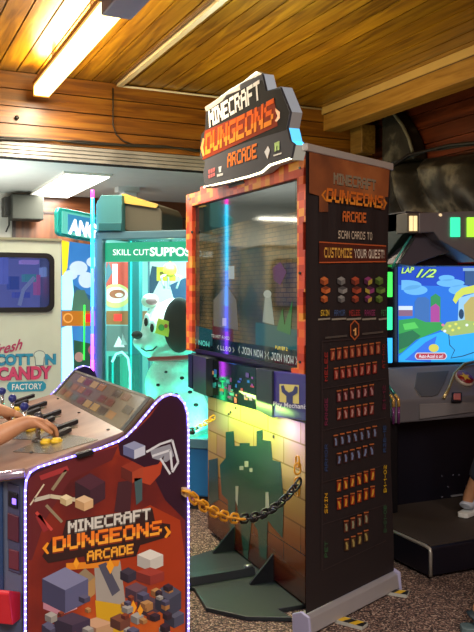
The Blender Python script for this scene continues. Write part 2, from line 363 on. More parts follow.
# ---------------------------------------------------------------- claw machine with a plush dog
def cam2room(X, D): return (D*FW[0]+X*RT[0], D*FW[1]+X*RT[1])
CX = cam2room(-.939, 5.18); ca = math.radians(16)
S = Surf(CX, cam2room(-.939+math.cos(ca), 5.18-math.sin(ca)))
r = thing('claw_machine', 'teal glowing prize claw machine with neon edge and glass front', 'claw machine', (S.o.x, S.o.y, 0), S.ang)
teal = M('#2a7f8c', .35); tealg = M('#18c2bf', emit=.55); frame_m = M('#456f80', .35); W_ = .98; DP = .85
zt = S.uv(100, 232)[1]; zg = S.uv(100, 512)[1]; zg = .42
MB().box(0, W_, .02, DP, 0.09, zg, M('#1565a0', .4)).build('base', r, bevel=.01)
MB().box(.03, W_-.03, .05, DP-.02, 0, .09, M('#14181c')).build('plinth', r)
mb = MB(); a = .055
mb.box(0, a, 0, .06, zg, zt, frame_m).box(W_-a, W_, 0, .06, zg, zt, frame_m).box(0, W_, 0, .06, zt-.05, zt, frame_m).box(0, W_, 0, .06, zg-.02, zg+.04, frame_m)
mb.box(0, .05, DP-.05, DP, zg, zt, frame_m).box(W_-.05, W_, DP-.05, DP, zg, zt, frame_m); mb.build('frame', r, bevel=.004)
MB().box(a, W_-a, .035, .04, zg+.04, zt-.05, glass_mat('claw_glass', '#e8fffb')).build('glass', r)
MB().box(0, W_, .06, DP, zt-.02, zt, teal).build('roof', r)
# interior
def rebase(mb, Sf, root_xy, root_ang):        # surface frame -> a thing's own frame
    m_ = Matrix.Rotation(-root_ang, 4, 'Z') @ Matrix.Translation((-root_xy[0], -root_xy[1], 0)) @ Matrix.Translation((Sf.o.x, Sf.o.y, 0)) @ Matrix.Rotation(Sf.ang, 4, 'Z')
    mb.v = [tuple(m_ @ Vector(v)) for v in mb.v]; return mb
def ell(cx, cy, rx, ry, n=24): return [(cx+rx*math.cos(2*math.pi*i/n), cy+ry*math.sin(2*math.pi*i/n)) for i in range(n)]
yb = DP-.02; e = .9
def wpt(u, v): p_ = S.o+S.d*u+S.n*v; return (p_.x, p_.y)
SL = Surf(wpt(.045, .07), wpt(.045, yb)); ql = lambda pts: SL.q(pts)
mb = MB(); U1 = yb-.07
mb.rect(0, U1, zg, zt-.04, 0, M('#9fd8d4', emit=.7))
cl_ = lambda pts: [(min(max(a_, 0), U1), min(max(b_, zg), zt-.05)) for a_, b_ in ql(pts)]
mb.flat(cl_([(104, 262), (128, 262), (128, 292), (104, 292)]), -.002, M('#d5392c', emit=e)); mb.flat(cl_([(112, 264), (117, 264), (117, 290), (112, 290)]), -.004, M('#e8f0ee', emit=e)); mb.flat(cl_([(100, 268), (108, 262), (112, 272), (103, 283)]), -.0045, M('#3a6a80', emit=e))
mb.flat(cl_(ell(115, 296, 15, 12)), -.005, M('#d8dc78', emit=e)); mb.flat(cl_(ell(115, 295, 12, 8)), -.007, M('#f5f1e2', emit=e)); mb.flat(cl_(ell(116, 294, 8, 4.5)), -.009, M('#a8502b', emit=e)); mb.flat(cl_(ell(118, 295, 4, 2)), -.010, M('#f0e8d0', emit=e))
mb.flat(cl_([(100, 311), (150, 311), (150, 325), (100, 325)]), -.004, M('#a86428', emit=.7)); mb.flat(cl_([(113, 314), (121, 314), (121, 321), (113, 321)]), -.006, M('#ff2018', emit=1.4))
mb.flat(cl_([(100, 326), (150, 326), (150, 352), (100, 352)]), -.003, M('#7a8c88', emit=.5)); mb.flat(cl_([(100, 352), (150, 352), (150, 470), (100, 470)]), -.003, M('#6ac4b8', emit=.6)); mb.flat(cl_([(113, 347), (118, 336), (124, 347)]), -.006, M('#e8fffa', emit=1))
rebase(mb, SL, (S.o.x, S.o.y), S.ang).build('side_artwork', r)
q = lambda pts, k=yb: [(min(max(a_, .03), W_-.03), b_) for a_, b_ in S.q(pts, k)]
mb = MB(); mb.box(.02, W_-.02, yb, yb+.02, zg, zt-.02, M('#a9d9d6', emit=.8))
mb.flat(q([(139, 262), (215, 262), (215, 300), (150, 305)]), yb-.003, M('#d8ecea', emit=e)); mb.flat(q([(142, 290), (152, 266), (166, 268), (150, 300)]), yb-.005, M('#3a5a78', emit=.5)); mb.flat(q([(157, 267), (176, 267), (176, 281), (157, 281)]), yb-.006, M('#e8d838', emit=.9)); mb.flat(q([(160, 272), (172, 270), (172, 273), (160, 275)]), yb-.007, M('#8a7a20', emit=.6))
mb.flat(q([(170, 285), (185, 278), (215, 285), (215, 330), (180, 320)]), yb-.005, M('#2a5a88', emit=.7)); mb.flat(q([(141, 314), (149, 314), (149, 321), (141, 321)]), yb-.006, M('#ff2018', emit=1.4))
mb.flat(q([(135, 330), (230, 330), (230, 480), (135, 480)]), yb-.002, M('#6ac4b8', emit=.6))
mb.build('back_artwork', r)
mb = MB().box(W_-.035, W_-.02, .06, yb, zg, zt-.03, M('#3f9a98', emit=.4)).box(.02, .035, .06, yb, zg, zt-.03, M('#3f9a98', .5)); mb.build('side_panel', r)
MB().box(.03, W_-.03, .06, yb, zg, zg+.03, M('#20d8b0', emit=.9)).build('prize_floor', r)
x0, _ = S.uv(128, 300, .3); x1, _ = S.uv(139, 300, .3)
MB().box(x0, x1, .3, .36, zg, zt-.04, M('#1a9aa0', emit=.35)).box(x0+.02, x0+.03, .29, .30, zg, zt-.04, M('#20e0e0', emit=1.0)).build('inner_post', r)
x0, z0 = S.uv(104, 262, .045); x1, z1 = S.uv(200, 241, .045)
mb = MB().box(a, W_-a, .042, .06, z0, z1, M('#3cc79a', emit=.55)); mb.build('header_panel', r)
mb = MB(); wl = M('#e8fff6', emit=1.1)
ftext(mb, 'SKILL CUT', S.uv(111, 255), S.uv(147, 255), S.uv(111, 249), wl, .030); ftext(mb, 'SUPPOS', S.uv(148, 256), S.uv(189, 256), S.uv(148, 247), wl, .030, off=.03); mb.build('lettering', r)
mb = MB(); t0 = S.uv(117, 430, .2); mb.add([(t0[0]-.09, .3, 1.03), (t0[0]+.03, .3, 1.03), (t0[0]-.03, .38, 1.03), (t0[0]-.03, .34, 1.13)], [(0, 1, 3), (1, 2, 3), (2, 0, 3), (0, 2, 1)], M('#d8f4f0', emit=.3)); mb.build('marker_cone', r)
# prize claw and chute
mb = MB(); cx, cz = S.uv(170, 270, .45); mb.tube([(cx, .45, zt-.03), (cx, .45, cz)], .012, M('#b9c4c6', .3, .8)); mb.ball((cx, .45, cz), .05, M('#d9b02c', .4)); 
for k in range(3):
    an = k*2.1; mb.tube([(cx, .45, cz-.02), (cx+.08*math.cos(an), .45+.08*math.sin(an), cz-.05), (cx+.05*math.cos(an), .45+.05*math.sin(an), cz-.13)], .008, M('#c8cccc', .3, .8))
mb.build('claw', r)
x0, z0 = S.uv(103, 385, .1); x1, z1 = S.uv(128, 352, .1)
MB().box(.06, x1, .08, .3, zg+.03, z1-.03, glass_mat('chute', '#c8fff2')).build('prize_chute', r)
mb = MB(); mb.tube([S.uv(118+0*i, 370+0*i, .07)[0:1]+(.07,)+S.uv(118, 395, .07)[1:2] if 0 else (S.uv(px_, py_, .07)[0], .07, S.uv(px_, py_, .07)[1]) for i, (px_, py_) in enumerate([(112, 362), (116, 354), (122, 352), (128, 358), (130, 372), (130, 400)])], .008, M('#a8fff8', emit=1.5)); mb.build('chute_light', r)
# top box and gold hood
z1 = S.uv(122, 194)[1]
mb = MB(); mb.prism(S.q([(96, 231.5), (96, 204), (101, 195), (122, 195), (122, 231.5)]), .0, .5, M('#3a7a80', .5)); mb.prism(S.q([(99, 223), (122, 223), (122, 231), (99, 231)]), -.012, 0, M('#1a5a62', .4)); mb.build('top_box', r, bevel=.004)
hood = MB(); pts = S.q([(122, 230), (121, 195), (126, 194), (158, 205), (162, 212), (162, 232), (130, 232)], .05); hood.prism(pts, .05, .45, M('#474538', .5)); hood.build('hood', r, bevel=.01)
mb = MB(); pts = S.q([(122, 194), (126, 194), (159, 205), (156, 208), (122, 203)], .045); mb.prism(pts, .035, .05, M('#b89a48', .4)); mb.build('hood_trim', r)
# neon edge
mb = MB(); zs = [z1, zt+.02, (zt+zg)/2+.3, zg+.3, zg]
ns = [('#ff30c0', S.uv(97, 190)[1], S.uv(97, 198)[1]), ('#20c8ff', S.uv(97, 198)[1], 1.55), ('#3090ff', 1.55, 1.30), ('#3050ff', 1.30, 1.12), ('#8040ff', 1.12, .95), ('#d040ff', .95, .8), ('#30ff90', .8, zg)]
for c_, za, zb in ns:
    mb = MB().tube([(-.012, -.012, za), (-.012, -.012, zb)], .011, M(c_, emit=6)); mb.build('neon_tube', r)

# plush dog inside the claw machine
dx, dz = S.uv(170, 420, .3)
dog = thing('plush_dog', 'large white plush dog with black ear, spots and red collar inside the claw machine', 'plush toy', (0, 0, 0), S.ang)
dw = S.o+S.d*0; dog.location = (S.o.x, S.o.y, 0)
fur = ramp_mat('white_plush', [(.3, '#dfe6e0'), (.7, '#f5f7f2')], scale=40, rough=.95, bump=.3); blk = M('#14161a', .9)
def L3(px_, py_, k): u, z = S.uv(px_, py_, k); return Vector((u, k, z))
mb = MB()
hc = L3(165, 330, .26); bc = L3(176, 425, .30)
mb.ball(hc, .17, fur, 24, 16, (.95, .9, 1.12)); mb.ball(L3(177, 327, .30), .19, fur, 24, 16, (1, .9, 1.05))
mb.ball(L3(148, 342, .20), .095, fur, 20, 12, (1.15, .9, .72)); mb.ball(L3(152, 352, .21), .07, fur, 16, 10, (1.2, .9, .6))
mb.ball(L3(174, 368, .3), .15, fur, 16, 10)
mb.ball(bc, .26, fur, 28, 18, (.95, .85, 1.25)); mb.ball(L3(172, 385, .30), .19, fur, 20, 12, (1, .9, 1.1))
mb.ball(L3(160, 450, .17), .10, fur, 16, 12, (.8, .9, 2.1)); mb.ball(L3(190, 452, .16), .10, fur, 16, 12, (.8, .9, 2.1))
ob = mb.build('body', dog)
rm = ob.modifiers.new('remesh', 'REMESH'); rm.mode = 'VOXEL'; rm.voxel_size = .016; rm.use_smooth_shade = True
sm_ = ob.modifiers.new('smooth', 'SMOOTH'); sm_.iterations = 8
mb = MB(); mb.ball(L3(137, 335, .11), .035, blk, 16, 10, (1.1, .8, .8)); mb.build('nose', dog)
mb = MB(); ec = L3(179, 325, .12); mb.ball(ec, .15, blk, 20, 14, (.74, .28, 1.22)); o_ = mb.build('ear', dog); 
mb = MB(); mb.ball(L3(150, 301, .2), .07, fur, 16, 10, (.9, .4, .7)); mb.ball(L3(152, 301, .175), .045, M('#e0a0a8', .9), 12, 8, (1, .3, .6)); mb.build('ear', dog)
mb = MB()
for (a_, b_) in [((147, 320), .011), ((153, 326), .012)]: mb.ball(L3(a_[0], a_[1], .10), .028, M('#f8f8f8'), 12, 8, (.8, .4, 1.6)); mb.ball(L3(a_[0]-1, a_[1]+2, .085), .018, blk, 12, 8, (.8, .4, 1.6)); 
mb.build('eyes', dog)
mb = MB(); mb.tube([L3(141, 348, .13), L3(146, 351, .115), L3(153, 350, .12), L3(157, 346, .13)], .005, blk, 6); mb.build('mouth', dog)
mb = MB()
mb.tube([Vector((L3(174, 358, .3).x+.165*math.cos(t_), .29+.15*math.sin(t_), L3(174, 357, .3).z-.0+.01*math.cos(t_))) for t_ in [2*math.pi*i/24 for i in range(24)]], .016, M('#c8262c', .7), 8, closed=True); mb.build('collar', dog)
for (a_, b_, s_, k_) in [(166, 372, .6, .105), (182, 378, .8, .11), (158, 385, .7, .115), (176, 395, .9, .06), (190, 392, .8, .09), (162, 405, 1, .075), (185, 412, 1.1, .04), (172, 420, .8, .03), (196, 405, .9, .09), (192, 432, 1.2, .05), (165, 440, .9, .07), (180, 448, 1, .04), (199, 450, 1, .08), (193, 470, 1, .06)]:
    mb = MB(); mb.ball(L3(a_, b_, k_), .02*s_, blk, 10, 6, (1, .9, .7)); mb.build('spot', dog)
q_ = [L3(a_, b_, .085) for a_, b_ in [(158, 318), (171, 322), (168, 337), (155, 333)]]
mb = MB(); mb.add(q_+[v_+Vector((0, .004, 0)) for v_ in q_], [(0, 3, 2, 1), (4, 5, 6, 7), (0, 1, 5, 4), (1, 2, 6, 5), (2, 3, 7, 6), (3, 0, 4, 7)], M('#f0e24a')); 
c0 = sum(q_, Vector())/4; mb.ball(c0+Vector((-.01, -.003, 0)), .022, M('#58b04a'), 10, 6, (1, .1, 1)); mb.ball(c0+Vector((.022, -.003, .01)), .014, M('#e05a3a'), 10, 6, (1, .1, 1))
tag_o = mb.build('tag', dog); tag_o['label'] = 'yellow picture tag on the black ear'
area('claw_cabinet_lamp', (S.o.x+S.d.x*.5+S.n.x*.3, S.o.y+S.d.y*.5+S.n.y*.3, zt-.05), .6, .3, 26, (.85, 1, .97), (0, 0, S.ang))
area('claw_cabinet_floor_lamp', (S.o.x+S.d.x*.5+S.n.x*.12, S.o.y+S.d.y*.5+S.n.y*.12, zg+.06), .8, .1, 14, (.1, 1, .7), (math.pi, 0, S.ang))
CLAW = S

# ---------------------------------------------------------------- machine with the ANG... sign behind
vd = (math.sin(ca), math.cos(ca))
XA, DA = -.228*5.55, 5.55
S = Surf(cam2room(XA, DA), cam2room(XA+.259, DA+.966))
r = thing('redemption_game', 'backlit redemption game with teal sign and cyan edge behind the claw machine', 'arcade machine', (S.o.x, S.o.y, 0), S.ang)
u0, za = S.uv(61, 240); u1 = .62
mb = MB().box(0.02, u1, .02, .6, 0, za, M('#2d6c94', .4)); mb.build('cabinet', r, bevel=.01)
mb = MB(); e = .75
mb.rect(.02, u1, 0.1, za, .016, M('#3b7fc4', emit=e))
f = lambda pts: S.q(pts, .015)
mb.flat(f([(61, 240), (69, 242), (67, 268), (62, 278)]), .012, M('#f2d022', emit=1))
for (a_, b_, c_, d_) in [(78, 268, 9, 7), (70, 275, 7, 5), (86, 280, 8, 8), (92, 262, 6, 5)]: mb.flat(f(ell(a_, b_, c_, d_)), .011, M('#c9dcec', emit=.8))
mb.flat(f([(70, 300), (76, 290), (84, 290), (88, 300), (96, 296), (96, 311), (70, 311)]), .010, M('#55806a', emit=.6))
mb.flat(f([(70, 283), (96, 300), (96, 311), (76, 311)]), .0105, M('#3a72a0', emit=.5))
for y0_, y1_ in [(276, 310), (328, 400)]:
    mb.flat(f([(61, y0_), (71, y0_-4), (73, (y0_+y1_)/2), (71, y1_), (61, y1_)]), .009, M('#9af4f8', emit=1.5))
mb.flat(f([(61, 311), (97, 311), (97, 326), (61, 326)]), .008, M('#c0711e', emit=.7)); mb.flat(f(ell(67, 318, 5, 5)), .007, M('#e8a050', emit=.8)); mb.flat(f(ell(67, 318, 3.6, 3.6)), .006, M('#c0711e', emit=.7))
mb.flat(f([(83, 314), (90, 314), (90, 322), (83, 322)]), .007, M('#ff1c20', emit=1.6))
mb.flat(f([(73, 340), (96, 345), (96, 400), (73, 400)]), .008, M('#38664f', emit=.4))
mb.flat(f(ell(78, 357, 4.5, 5)), .006, M('#b58a80', emit=.6)); mb.flat(f(ell(91, 350, 4, 5)), .006, M('#b06070', emit=.6))
mb.tube([(S.uv(84.5, 305)[0], .0, S.uv(84.5, 305)[1]), (S.uv(84, 360)[0], .0, S.uv(84, 360)[1])], .006, M('#30ff40', emit=1.5))
mb.build('lit_artwork', r)
f = lambda pts: S.q(pts, -.06)
mb = MB(); mb.prism(f([(59, 208), (62, 207.5), (96, 214.5), (99, 215), (99, 243), (61, 236), (58, 233), (57.5, 212)]), -.06, -.03, M('#1f9c98', .4)); mb.build('sign', r, bevel=.008)
mb = MB(); mb.prism(f([(62, 211), (96, 217.5), (96, 240), (61.5, 233)]), -.066, -.06, M('#6ad0c0', emit=.6)); mb.prism(f([(67, 214), (96, 219.5), (96, 237), (67, 231)]), -.069, -.066, M('#3a90c0', emit=.6)); mb.build('sign_panel', r)
mb = MB(); S2 = S
ftext(mb, 'ANG', S.uv(68, 234, -.07), S.uv(95, 239, -.07), S.uv(70, 218, -.07), M('#ffffff', emit=1.6), -.072, off=.05); mb.build('lettering', r)

# ---------------------------------------------------------------- cotton candy machine
S = Surf((-1.2, 4.95), (1.1, 4.95)); xr = S.uv(61, 300)[0]; zt = S.uv(50, 241)[1]
r = thing('cotton_candy_machine', 'white cotton candy vending machine with dark framed window and pink lettering', 'vending machine', (S.o.x, S.o.y, 0), S.ang)
wm = M('#c6d6ca', .4); x0 = xr-1.25
zw0 = S.uv(20, 309)[1]; zw1 = S.uv(20, 256)[1]; xw1 = S.uv(52.5, 280)[0]; xw0 = xw1-.62
mb = MB(); mb.box(x0, xw0, 0, .5, .04, zt, wm).box(xw1, xr, 0, .5, .04, zt, wm).box(xw0, xw1, 0, .5, .04, zw0, wm).box(xw0, xw1, 0, .5, zw1, zt, wm).box(xw0, xw1, .4, .5, zw0, zw1, M('#7a80b0', emit=.45)); mb.build('cabinet', r)
MB().box(x0-.01, xr+.005, -.01, .51, zt, zt+.015, M('#8f927c')).build('roof_edge', r)
MB().box(x0+.03, xr-.03, .03, .48, 0, .04, M('#333333')).build('plinth', r)
rw = .028; mb = MB()
def rrect(x0_, x1_, z0_, z1_, rr, n=5):
    o_ = []
    for cx_, cz_, a0 in [(x1_-rr, z1_-rr, 0), (x0_+rr, z1_-rr, 90), (x0_+rr, z0_+rr, 180), (x1_-rr, z0_+rr, 270)]:
        for i in range(n+1): a_ = math.radians(a0+90*i/n); o_.append((cx_+rr*math.cos(a_), cz_+rr*math.sin(a_)))
    return o_
def frame_ring(mb, out, inn, y0, y1, m):
    n = len(out); v_ = [(a_[0], y, a_[1]) for y in (y0, y1) for a_ in out+inn]; k = 2*n; f_ = []
    for i in range(n):
        j = (i+1) % n
        f_ += [(i, j, n+j, n+i), (k+i, k+n+i, k+n+j, k+j), (i, k+i, k+j, j), (n+i, n+j, k+n+j, k+n+i)]
    mb.add(v_, f_, m)
frame_ring(mb, rrect(xw0-rw, xw1+.01, zw0-.02, zw1+.02, .05), rrect(xw0, xw1-.02, zw0+.01, zw1-.01, .03), -.012, .01, M('#15181c', .4)); mb.build('window_frame', r)
MB().box(xw0, xw1, .0, .006, zw0, zw1, glass_mat('candy_glass', '#e0e6ff')).build('window_glass', r)
mb = MB()
for i, (a_, b_, c_, d_, h_) in enumerate([(5, 270, 6, 30, '#7a86c8'), (14, 283, 10, 14, '#4a62a0'), (30, 278, 12, 8, '#58a0a0'), (38, 285, 4, 22, '#c06a98'), (22, 295, 16, 6, '#5a68b0'), (30, 262, 18, 4, '#c0a0d8'), (44, 272, 4, 10, '#9ab0d0')]):
    u_, z_ = S.uv(a_, b_, .2); mb.box(u_-c_*.003, u_+c_*.003, .18, .3, z_-d_*.003, z_+d_*.003, M(h_, emit=.45))
mb.tube([(S.uv(18, 300, .2)[0], .15, zw0+.02), (S.uv(22, 285, .2)[0], .15, zw0+.12), (S.uv(33, 272, .2)[0], .15, zw0+.2)], .012, M('#b8c4e0', emit=.3)); mb.build('spinning_mechanism', r)
mb = MB(); P_ = lambda a_, b_: S.uv(a_, b_)
ftext(mb, 'Fresh', P_(-9, 357), P_(22, 349), P_(-8, 346), M('#a83a68'), -.003, off=.02, shear=.3)
def outl(s_, p0, p1, pt, c_, y, o1, o2, oc='#2a4a70'):
    ftext(mb, s_, p0, p1, pt, M(oc), y+.001, off=o2); ftext(mb, s_, p0, p1, pt, M(c_), y, off=o1)
outl('COTT', P_(-5, 366), P_(33, 365), P_(-5, 354), '#2f94bd', -.003, .045, .07)
outl('N', P_(45, 365), P_(56, 364.5), P_(45, 354), '#2f94bd', -.003, .045, .07)
outl('CANDY', P_(-3, 381), P_(52, 379), P_(-3, 367), '#cc4a78', -.004, .045, .07, '#5a2040')
mb.flat(S.q(ell(39.5, 355, 6, 4.8)), -.0018, M('#6a8088')); mb.flat(S.q([(34.2, 355), (44.8, 355), (43.8, 366), (35.3, 366)]), -.0022, M('#6a8088')); mb.flat(S.q(ell(39.5, 355, 5.4, 4)), -.0034, M('#c7dcd6')); mb.flat(S.q([(35, 355), (44, 355), (43, 365), (36, 365)]), -.0026, M('#c7dcd6'))
mb.flat(S.q([(9, 382), (43, 381), (46, 384), (46, 388), (43, 391), (10, 392), (7, 389), (7, 385)]), -.002, M('#2a9cc0')); ftext(mb, 'FACTORY', P_(12, 390), P_(42, 389), P_(12, 384), M('#eef4f4'), -.003, off=.01)
mb.build('lettering', r)

# ---------------------------------------------------------------- game console in front
YC = 2.46; YD = 3.62
S = Surf((0, YC), (1, YC))
r = thing('arcade_console', 'console of the dungeon game with glowing purple LED edge and orange side artwork', 'arcade machine', (0, YC, 0), 0)
L_ = YD-YC
edge_px = [(25, 632), (25, 490), (26, 480), (30, 472), (38, 467), (60, 460), (100, 448), (118, 441), (126, 436), (135, 427), (145, 415), (155, 403), (162, 397), (170, 394), (178, 396), (184, 403), (187, 413), (188, 430), (188, 632)]
E = S.q(edge_px); E[0] = (E[1][0], .03); E[-1] = (E[-2][0], .03)
red = ramp_mat('red_orange_print', [(.30, '#47141a'), (.45, '#7a2418'), (.56, '#a8401c'), (.66, '#c8621e')], scale=2.6, rough=.35, stretch=(1, 1, .8))
purple = M('#2c1230', .35); maroon = M('#4a1626', .35)
XR_ = E[-1][0]; XL_ = E[1][0]
sp = MB().prism(E, 0, .03, M('#34131f', .35)); sp.build('side_panel', r)
sp = MB().prism(E, L_-.03, L_, M('#1a1440', .35)); sp.build('side_panel', r)
# body between the side panels
pe = dict(zip(edge_px, E))
g0 = S.uv(127, 434); g1 = S.uv(156, 399)
prof = [(XL_+.02, .03), (XL_+.02, S.uv(30, 468)[1]-.03), (g0[0]-.0, g0[1]-.02), (g1[0], g1[1]-.015), (XR_-.02, g1[1]-.05), (XR_-.02, .03)]
MB().prism(prof, .03, L_-.03, M('#2b2f44', .4)).build('cabinet', r)
# faceted player side under the deck
zf = S.uv(25, 470)[1]; zk = g0[1]
fr_ = [(XL_+.02, .03), (.31, .15), (.31, L_-.15), (XL_+.02, L_-.03)]
MB().prism(fr_, .03, zf-.02, M('#566078', .35, .3), axis='z').build('front_panel', r, bevel=.004)
# deck, sloping plate
def slab(pts, th, m, name, bev=.003):
    n = len(pts); v_ = [Vector(p) for p in pts]; vv = v_+[p-Vector((0, 0, th)) for p in v_]
    mb = MB().add(vv, [tuple(range(n)), tuple(range(2*n-1, n-1, -1))]+[(i, i+n, (i+1) % n+n, (i+1) % n) for i in range(n)], m); o_ = mb.build(name, r, bevel=bev); return o_
sl = (zk-zf)/(g0[0]-XL_)
def dz_(x_): return zf+.004+(x_-XL_)*sl
deckm = ramp_mat('scuffed_brown_deck', [(.3, '#6a5148'), (.5, '#8b6c5c'), (.7, '#a78874')], scale=5, rough=.35, detail=8)
dk = [(g0[0], .031), (g0[0], L_-.031), (XL_, L_-.02), (.29, L_-.15), (.29, .13), (XL_+.0, -.0+.0)]
slab([(a_, b_, dz_(a_)) for a_, b_ in dk], .03, deckm, 'control_deck')
mb = MB(); mb.tube([(a_, b_, dz_(a_)-.012) for a_, b_ in [dk[2], dk[3], dk[4], dk[5]]], .014, M('#b8a8c0', .2, .7)); mb.build('deck_trim', r)
# metal control plates with stick, buttons and card slots, one per player
def dp(px_, py_, h=0.0):
    # intersect the pixel's ray with the deck plane z = dz_(x) + h
    R_ = ray(px_, py_); t = (dz_(0)+h-EYE)/(R_.z-sl*R_.x); P = CAM+R_*t; return Vector((P.x, P.y-YC, P.z))
metal = M('#9a9a98', .25, .8); bk = M('#101014', .3); yel = M('#d8b020', .35)
def station(dy, yellow=True):
    base = [dp(13, 458-6), dp(50, 462-8), dp(98, 440), dp(58, 433)]
    q_ = [v_+Vector((0, dy, .002)) for v_ in base]
    mb = MB(); mb.add(q_+[v_-Vector((0, 0, .004)) for v_ in q_], [(0, 1, 2, 3), (7, 6, 5, 4)]+[(i, i+4, (i+1) % 4+4, (i+1) % 4) for i in range(4)], M('#9a9484', .25, .7)); pl = mb.build('control_plate', r)
    j = dp(38.5, 441)+Vector((0, dy, 0))
    mb = MB(); mb.tube([j, j+Vector((0, 0, .075))], .008, M('#b8b8b8', .2, .9)); mb.tube([j, j+Vector((0, 0, .012))], [.024, .012], metal, 16); mb.ball(j+Vector((0, 0, .085)), .017, M('#1c2a78' if dy else '#33303a', .3), 14, 10); mb.build('joystick', r)
    for (a_, b_) in [(46, 443.5), (56.5, 442.5)]:
        c_ = dp(a_, b_)+Vector((0, dy, 0)); mb = MB(); mb.tube([c_, c_+Vector((0, 0, .010))], .020, yel, 16); mb.tube([c_+Vector((0, 0, .008)), c_+Vector((0, 0, .016))], .014, M('#e8c840', .3), 16); mb.build('button', r)
    for (a_, b_, c_, d_) in [(50, 434, 77, 424), (56, 438, 70, 432)]:
        p0 = dp(a_, b_)+Vector((0, dy, .004)); p1 = dp(c_, d_)+Vector((0, dy, .004)); mb = MB(); dr = (p1-p0); pr = Vector((-dr.y, dr.x, 0)).normalized()*.012
        v_ = [p0-pr, p1-pr, p1+pr, p0+pr]; mb.add(v_+[x_+Vector((0, 0, .014)) for x_ in v_], [(3, 2, 1, 0), (4, 5, 6, 7)]+[(i, (i+1) % 4, (i+1) % 4+4, i+4) for i in range(4)], bk)
        pr2 = pr*.25; v_ = [p0+pr2*1.2+Vector((0, 0, .015)), p1+pr2*1.2+Vector((0, 0, .015)), p1+pr2*3+Vector((0, 0, .015)), p0+pr2*3+Vector((0, 0, .015))]; mb.add(v_, [(0, 1, 2, 3)], metal); mb.build('card_slot', r)
for k in range(4):
    if .03+k*.27 < L_-.25: station(k*.27)
for (a_, b_) in [(31.5, 453), (108, 430), (79, 413), (58, 399)]:
    c_ = dp(a_, b_); mb = MB(); mb.tube([c_, c_+Vector((0, 0, .004))], .006, bk, 10); mb.build('screw', r)
# monitor glass between deck and peak, printed cards behind it
gp = [Vector((g0[0], .04, g0[1])), Vector((g1[0], .04, g1[1])), Vector((g1[0], L_-.04, g1[1])), Vector((g0[0], L_-.04, g0[1]))]
gn = Vector((-(g1[1]-g0[1]), 0, g1[0]-g0[0])).normalized()
mb = MB(); v_ = gp; mb.add([p_+gn*.002 for p_ in v_]+[p_-gn*.012 for p_ in v_], [(3, 2, 1, 0), (4, 5, 6, 7)]+[(i, (i+1) % 4, (i+1) % 4+4, i+4) for i in range(4)], M('#6b5c48', .12, 0, spec=.8)); mb.build('glass_panel', r)
mb = MB()
GU = (gp[3]-gp[0]); GV = (gp[1]-gp[0])
cols_ = ['#8a6030', '#6a4028', '#8a8070', '#4a3828', '#9a8050', '#6a3828', '#5a6050']
for i in range(9):
    for j in range(3):
        a0, b0 = .06+i*.1, .12+j*.28; c_ = random.choice(cols_)
        if random.random() < .8: mb.add([gp[0]+GU*a0+GV*b0+gn*.003, gp[0]+GU*(a0+.08)+GV*b0+gn*.003, gp[0]+GU*(a0+.08)+GV*(b0+.2)+gn*.003, gp[0]+GU*a0+GV*(b0+.2)+gn*.003], [(3, 2, 1, 0)], M(c_, .12, spec=.8))
for a0, a1_ in [(0, .03), (.97, 1)]: mb.add([gp[0]+GU*a0+gn*.004, gp[0]+GU*a1_+gn*.004, gp[0]+GU*a1_+GV+gn*.004, gp[0]+GU*a0+GV+gn*.004], [(3, 2, 1, 0)], M('#3a3834', .3))
mb.add([gp[0]+GV*.94+gn*.004, gp[3]+GV*.94+gn*.004, gp[3]+GV+gn*.004, gp[0]+GV+gn*.004], [(3, 2, 1, 0)], M('#6f6a5c', .3))
mb.build('card_display', r)
# LED edging on both panels
def led(yy):
    mb = MB(); pts = [(a_, yy, b_) for a_, b_ in E]; mb.tube(pts, .0038, M('#7a6cff', emit=2.6), 6)
    d = 0
    for i in range(len(pts)-1):
        a_ = Vector(pts[i]); b_ = Vector(pts[i+1]); n = max(1, int((b_-a_).length/.017))
        for k in range(n): mb.ball(a_.lerp(b_, k/n)+Vector((0, -.002, 0)), .0036, M('#d0ccff', emit=3.4), 6, 4)
    mb.build('led_edge', r)
led(-.004); led(L_)
# side artwork
art = MB(); q = lambda pts: S.q(pts)
inner = [(28, 632), (28, 492), (30, 481), (36, 473), (60, 463), (118, 444), (132, 434), (148, 416), (160, 402), (170, 397), (179, 400), (184, 410), (185, 430), (185, 632)]
I = q(inner); I[0] = (I[1][0], .05); I[-1] = (I[-2][0], .05)
art.flat(I, -.001, red)
art.flat(q([(150, 416), (160, 402), (170, 397), (179, 400), (184, 410), (185, 430), (185, 520), (165, 500), (150, 470), (120, 455), (118, 444), (132, 434)]), -.0015, M('#2d1024', .35))
art.flat(q([(28, 480), (36, 473), (60, 463), (118, 446), (112, 460), (70, 480), (45, 520), (32, 560), (28, 560)]), -.0015, M('#5e1e22', .35))
art.flat(q([(95, 530), (150, 505), (180, 520), (185, 560), (185, 600), (150, 580), (100, 575)]), -.0014, M('#9c3414', .35))
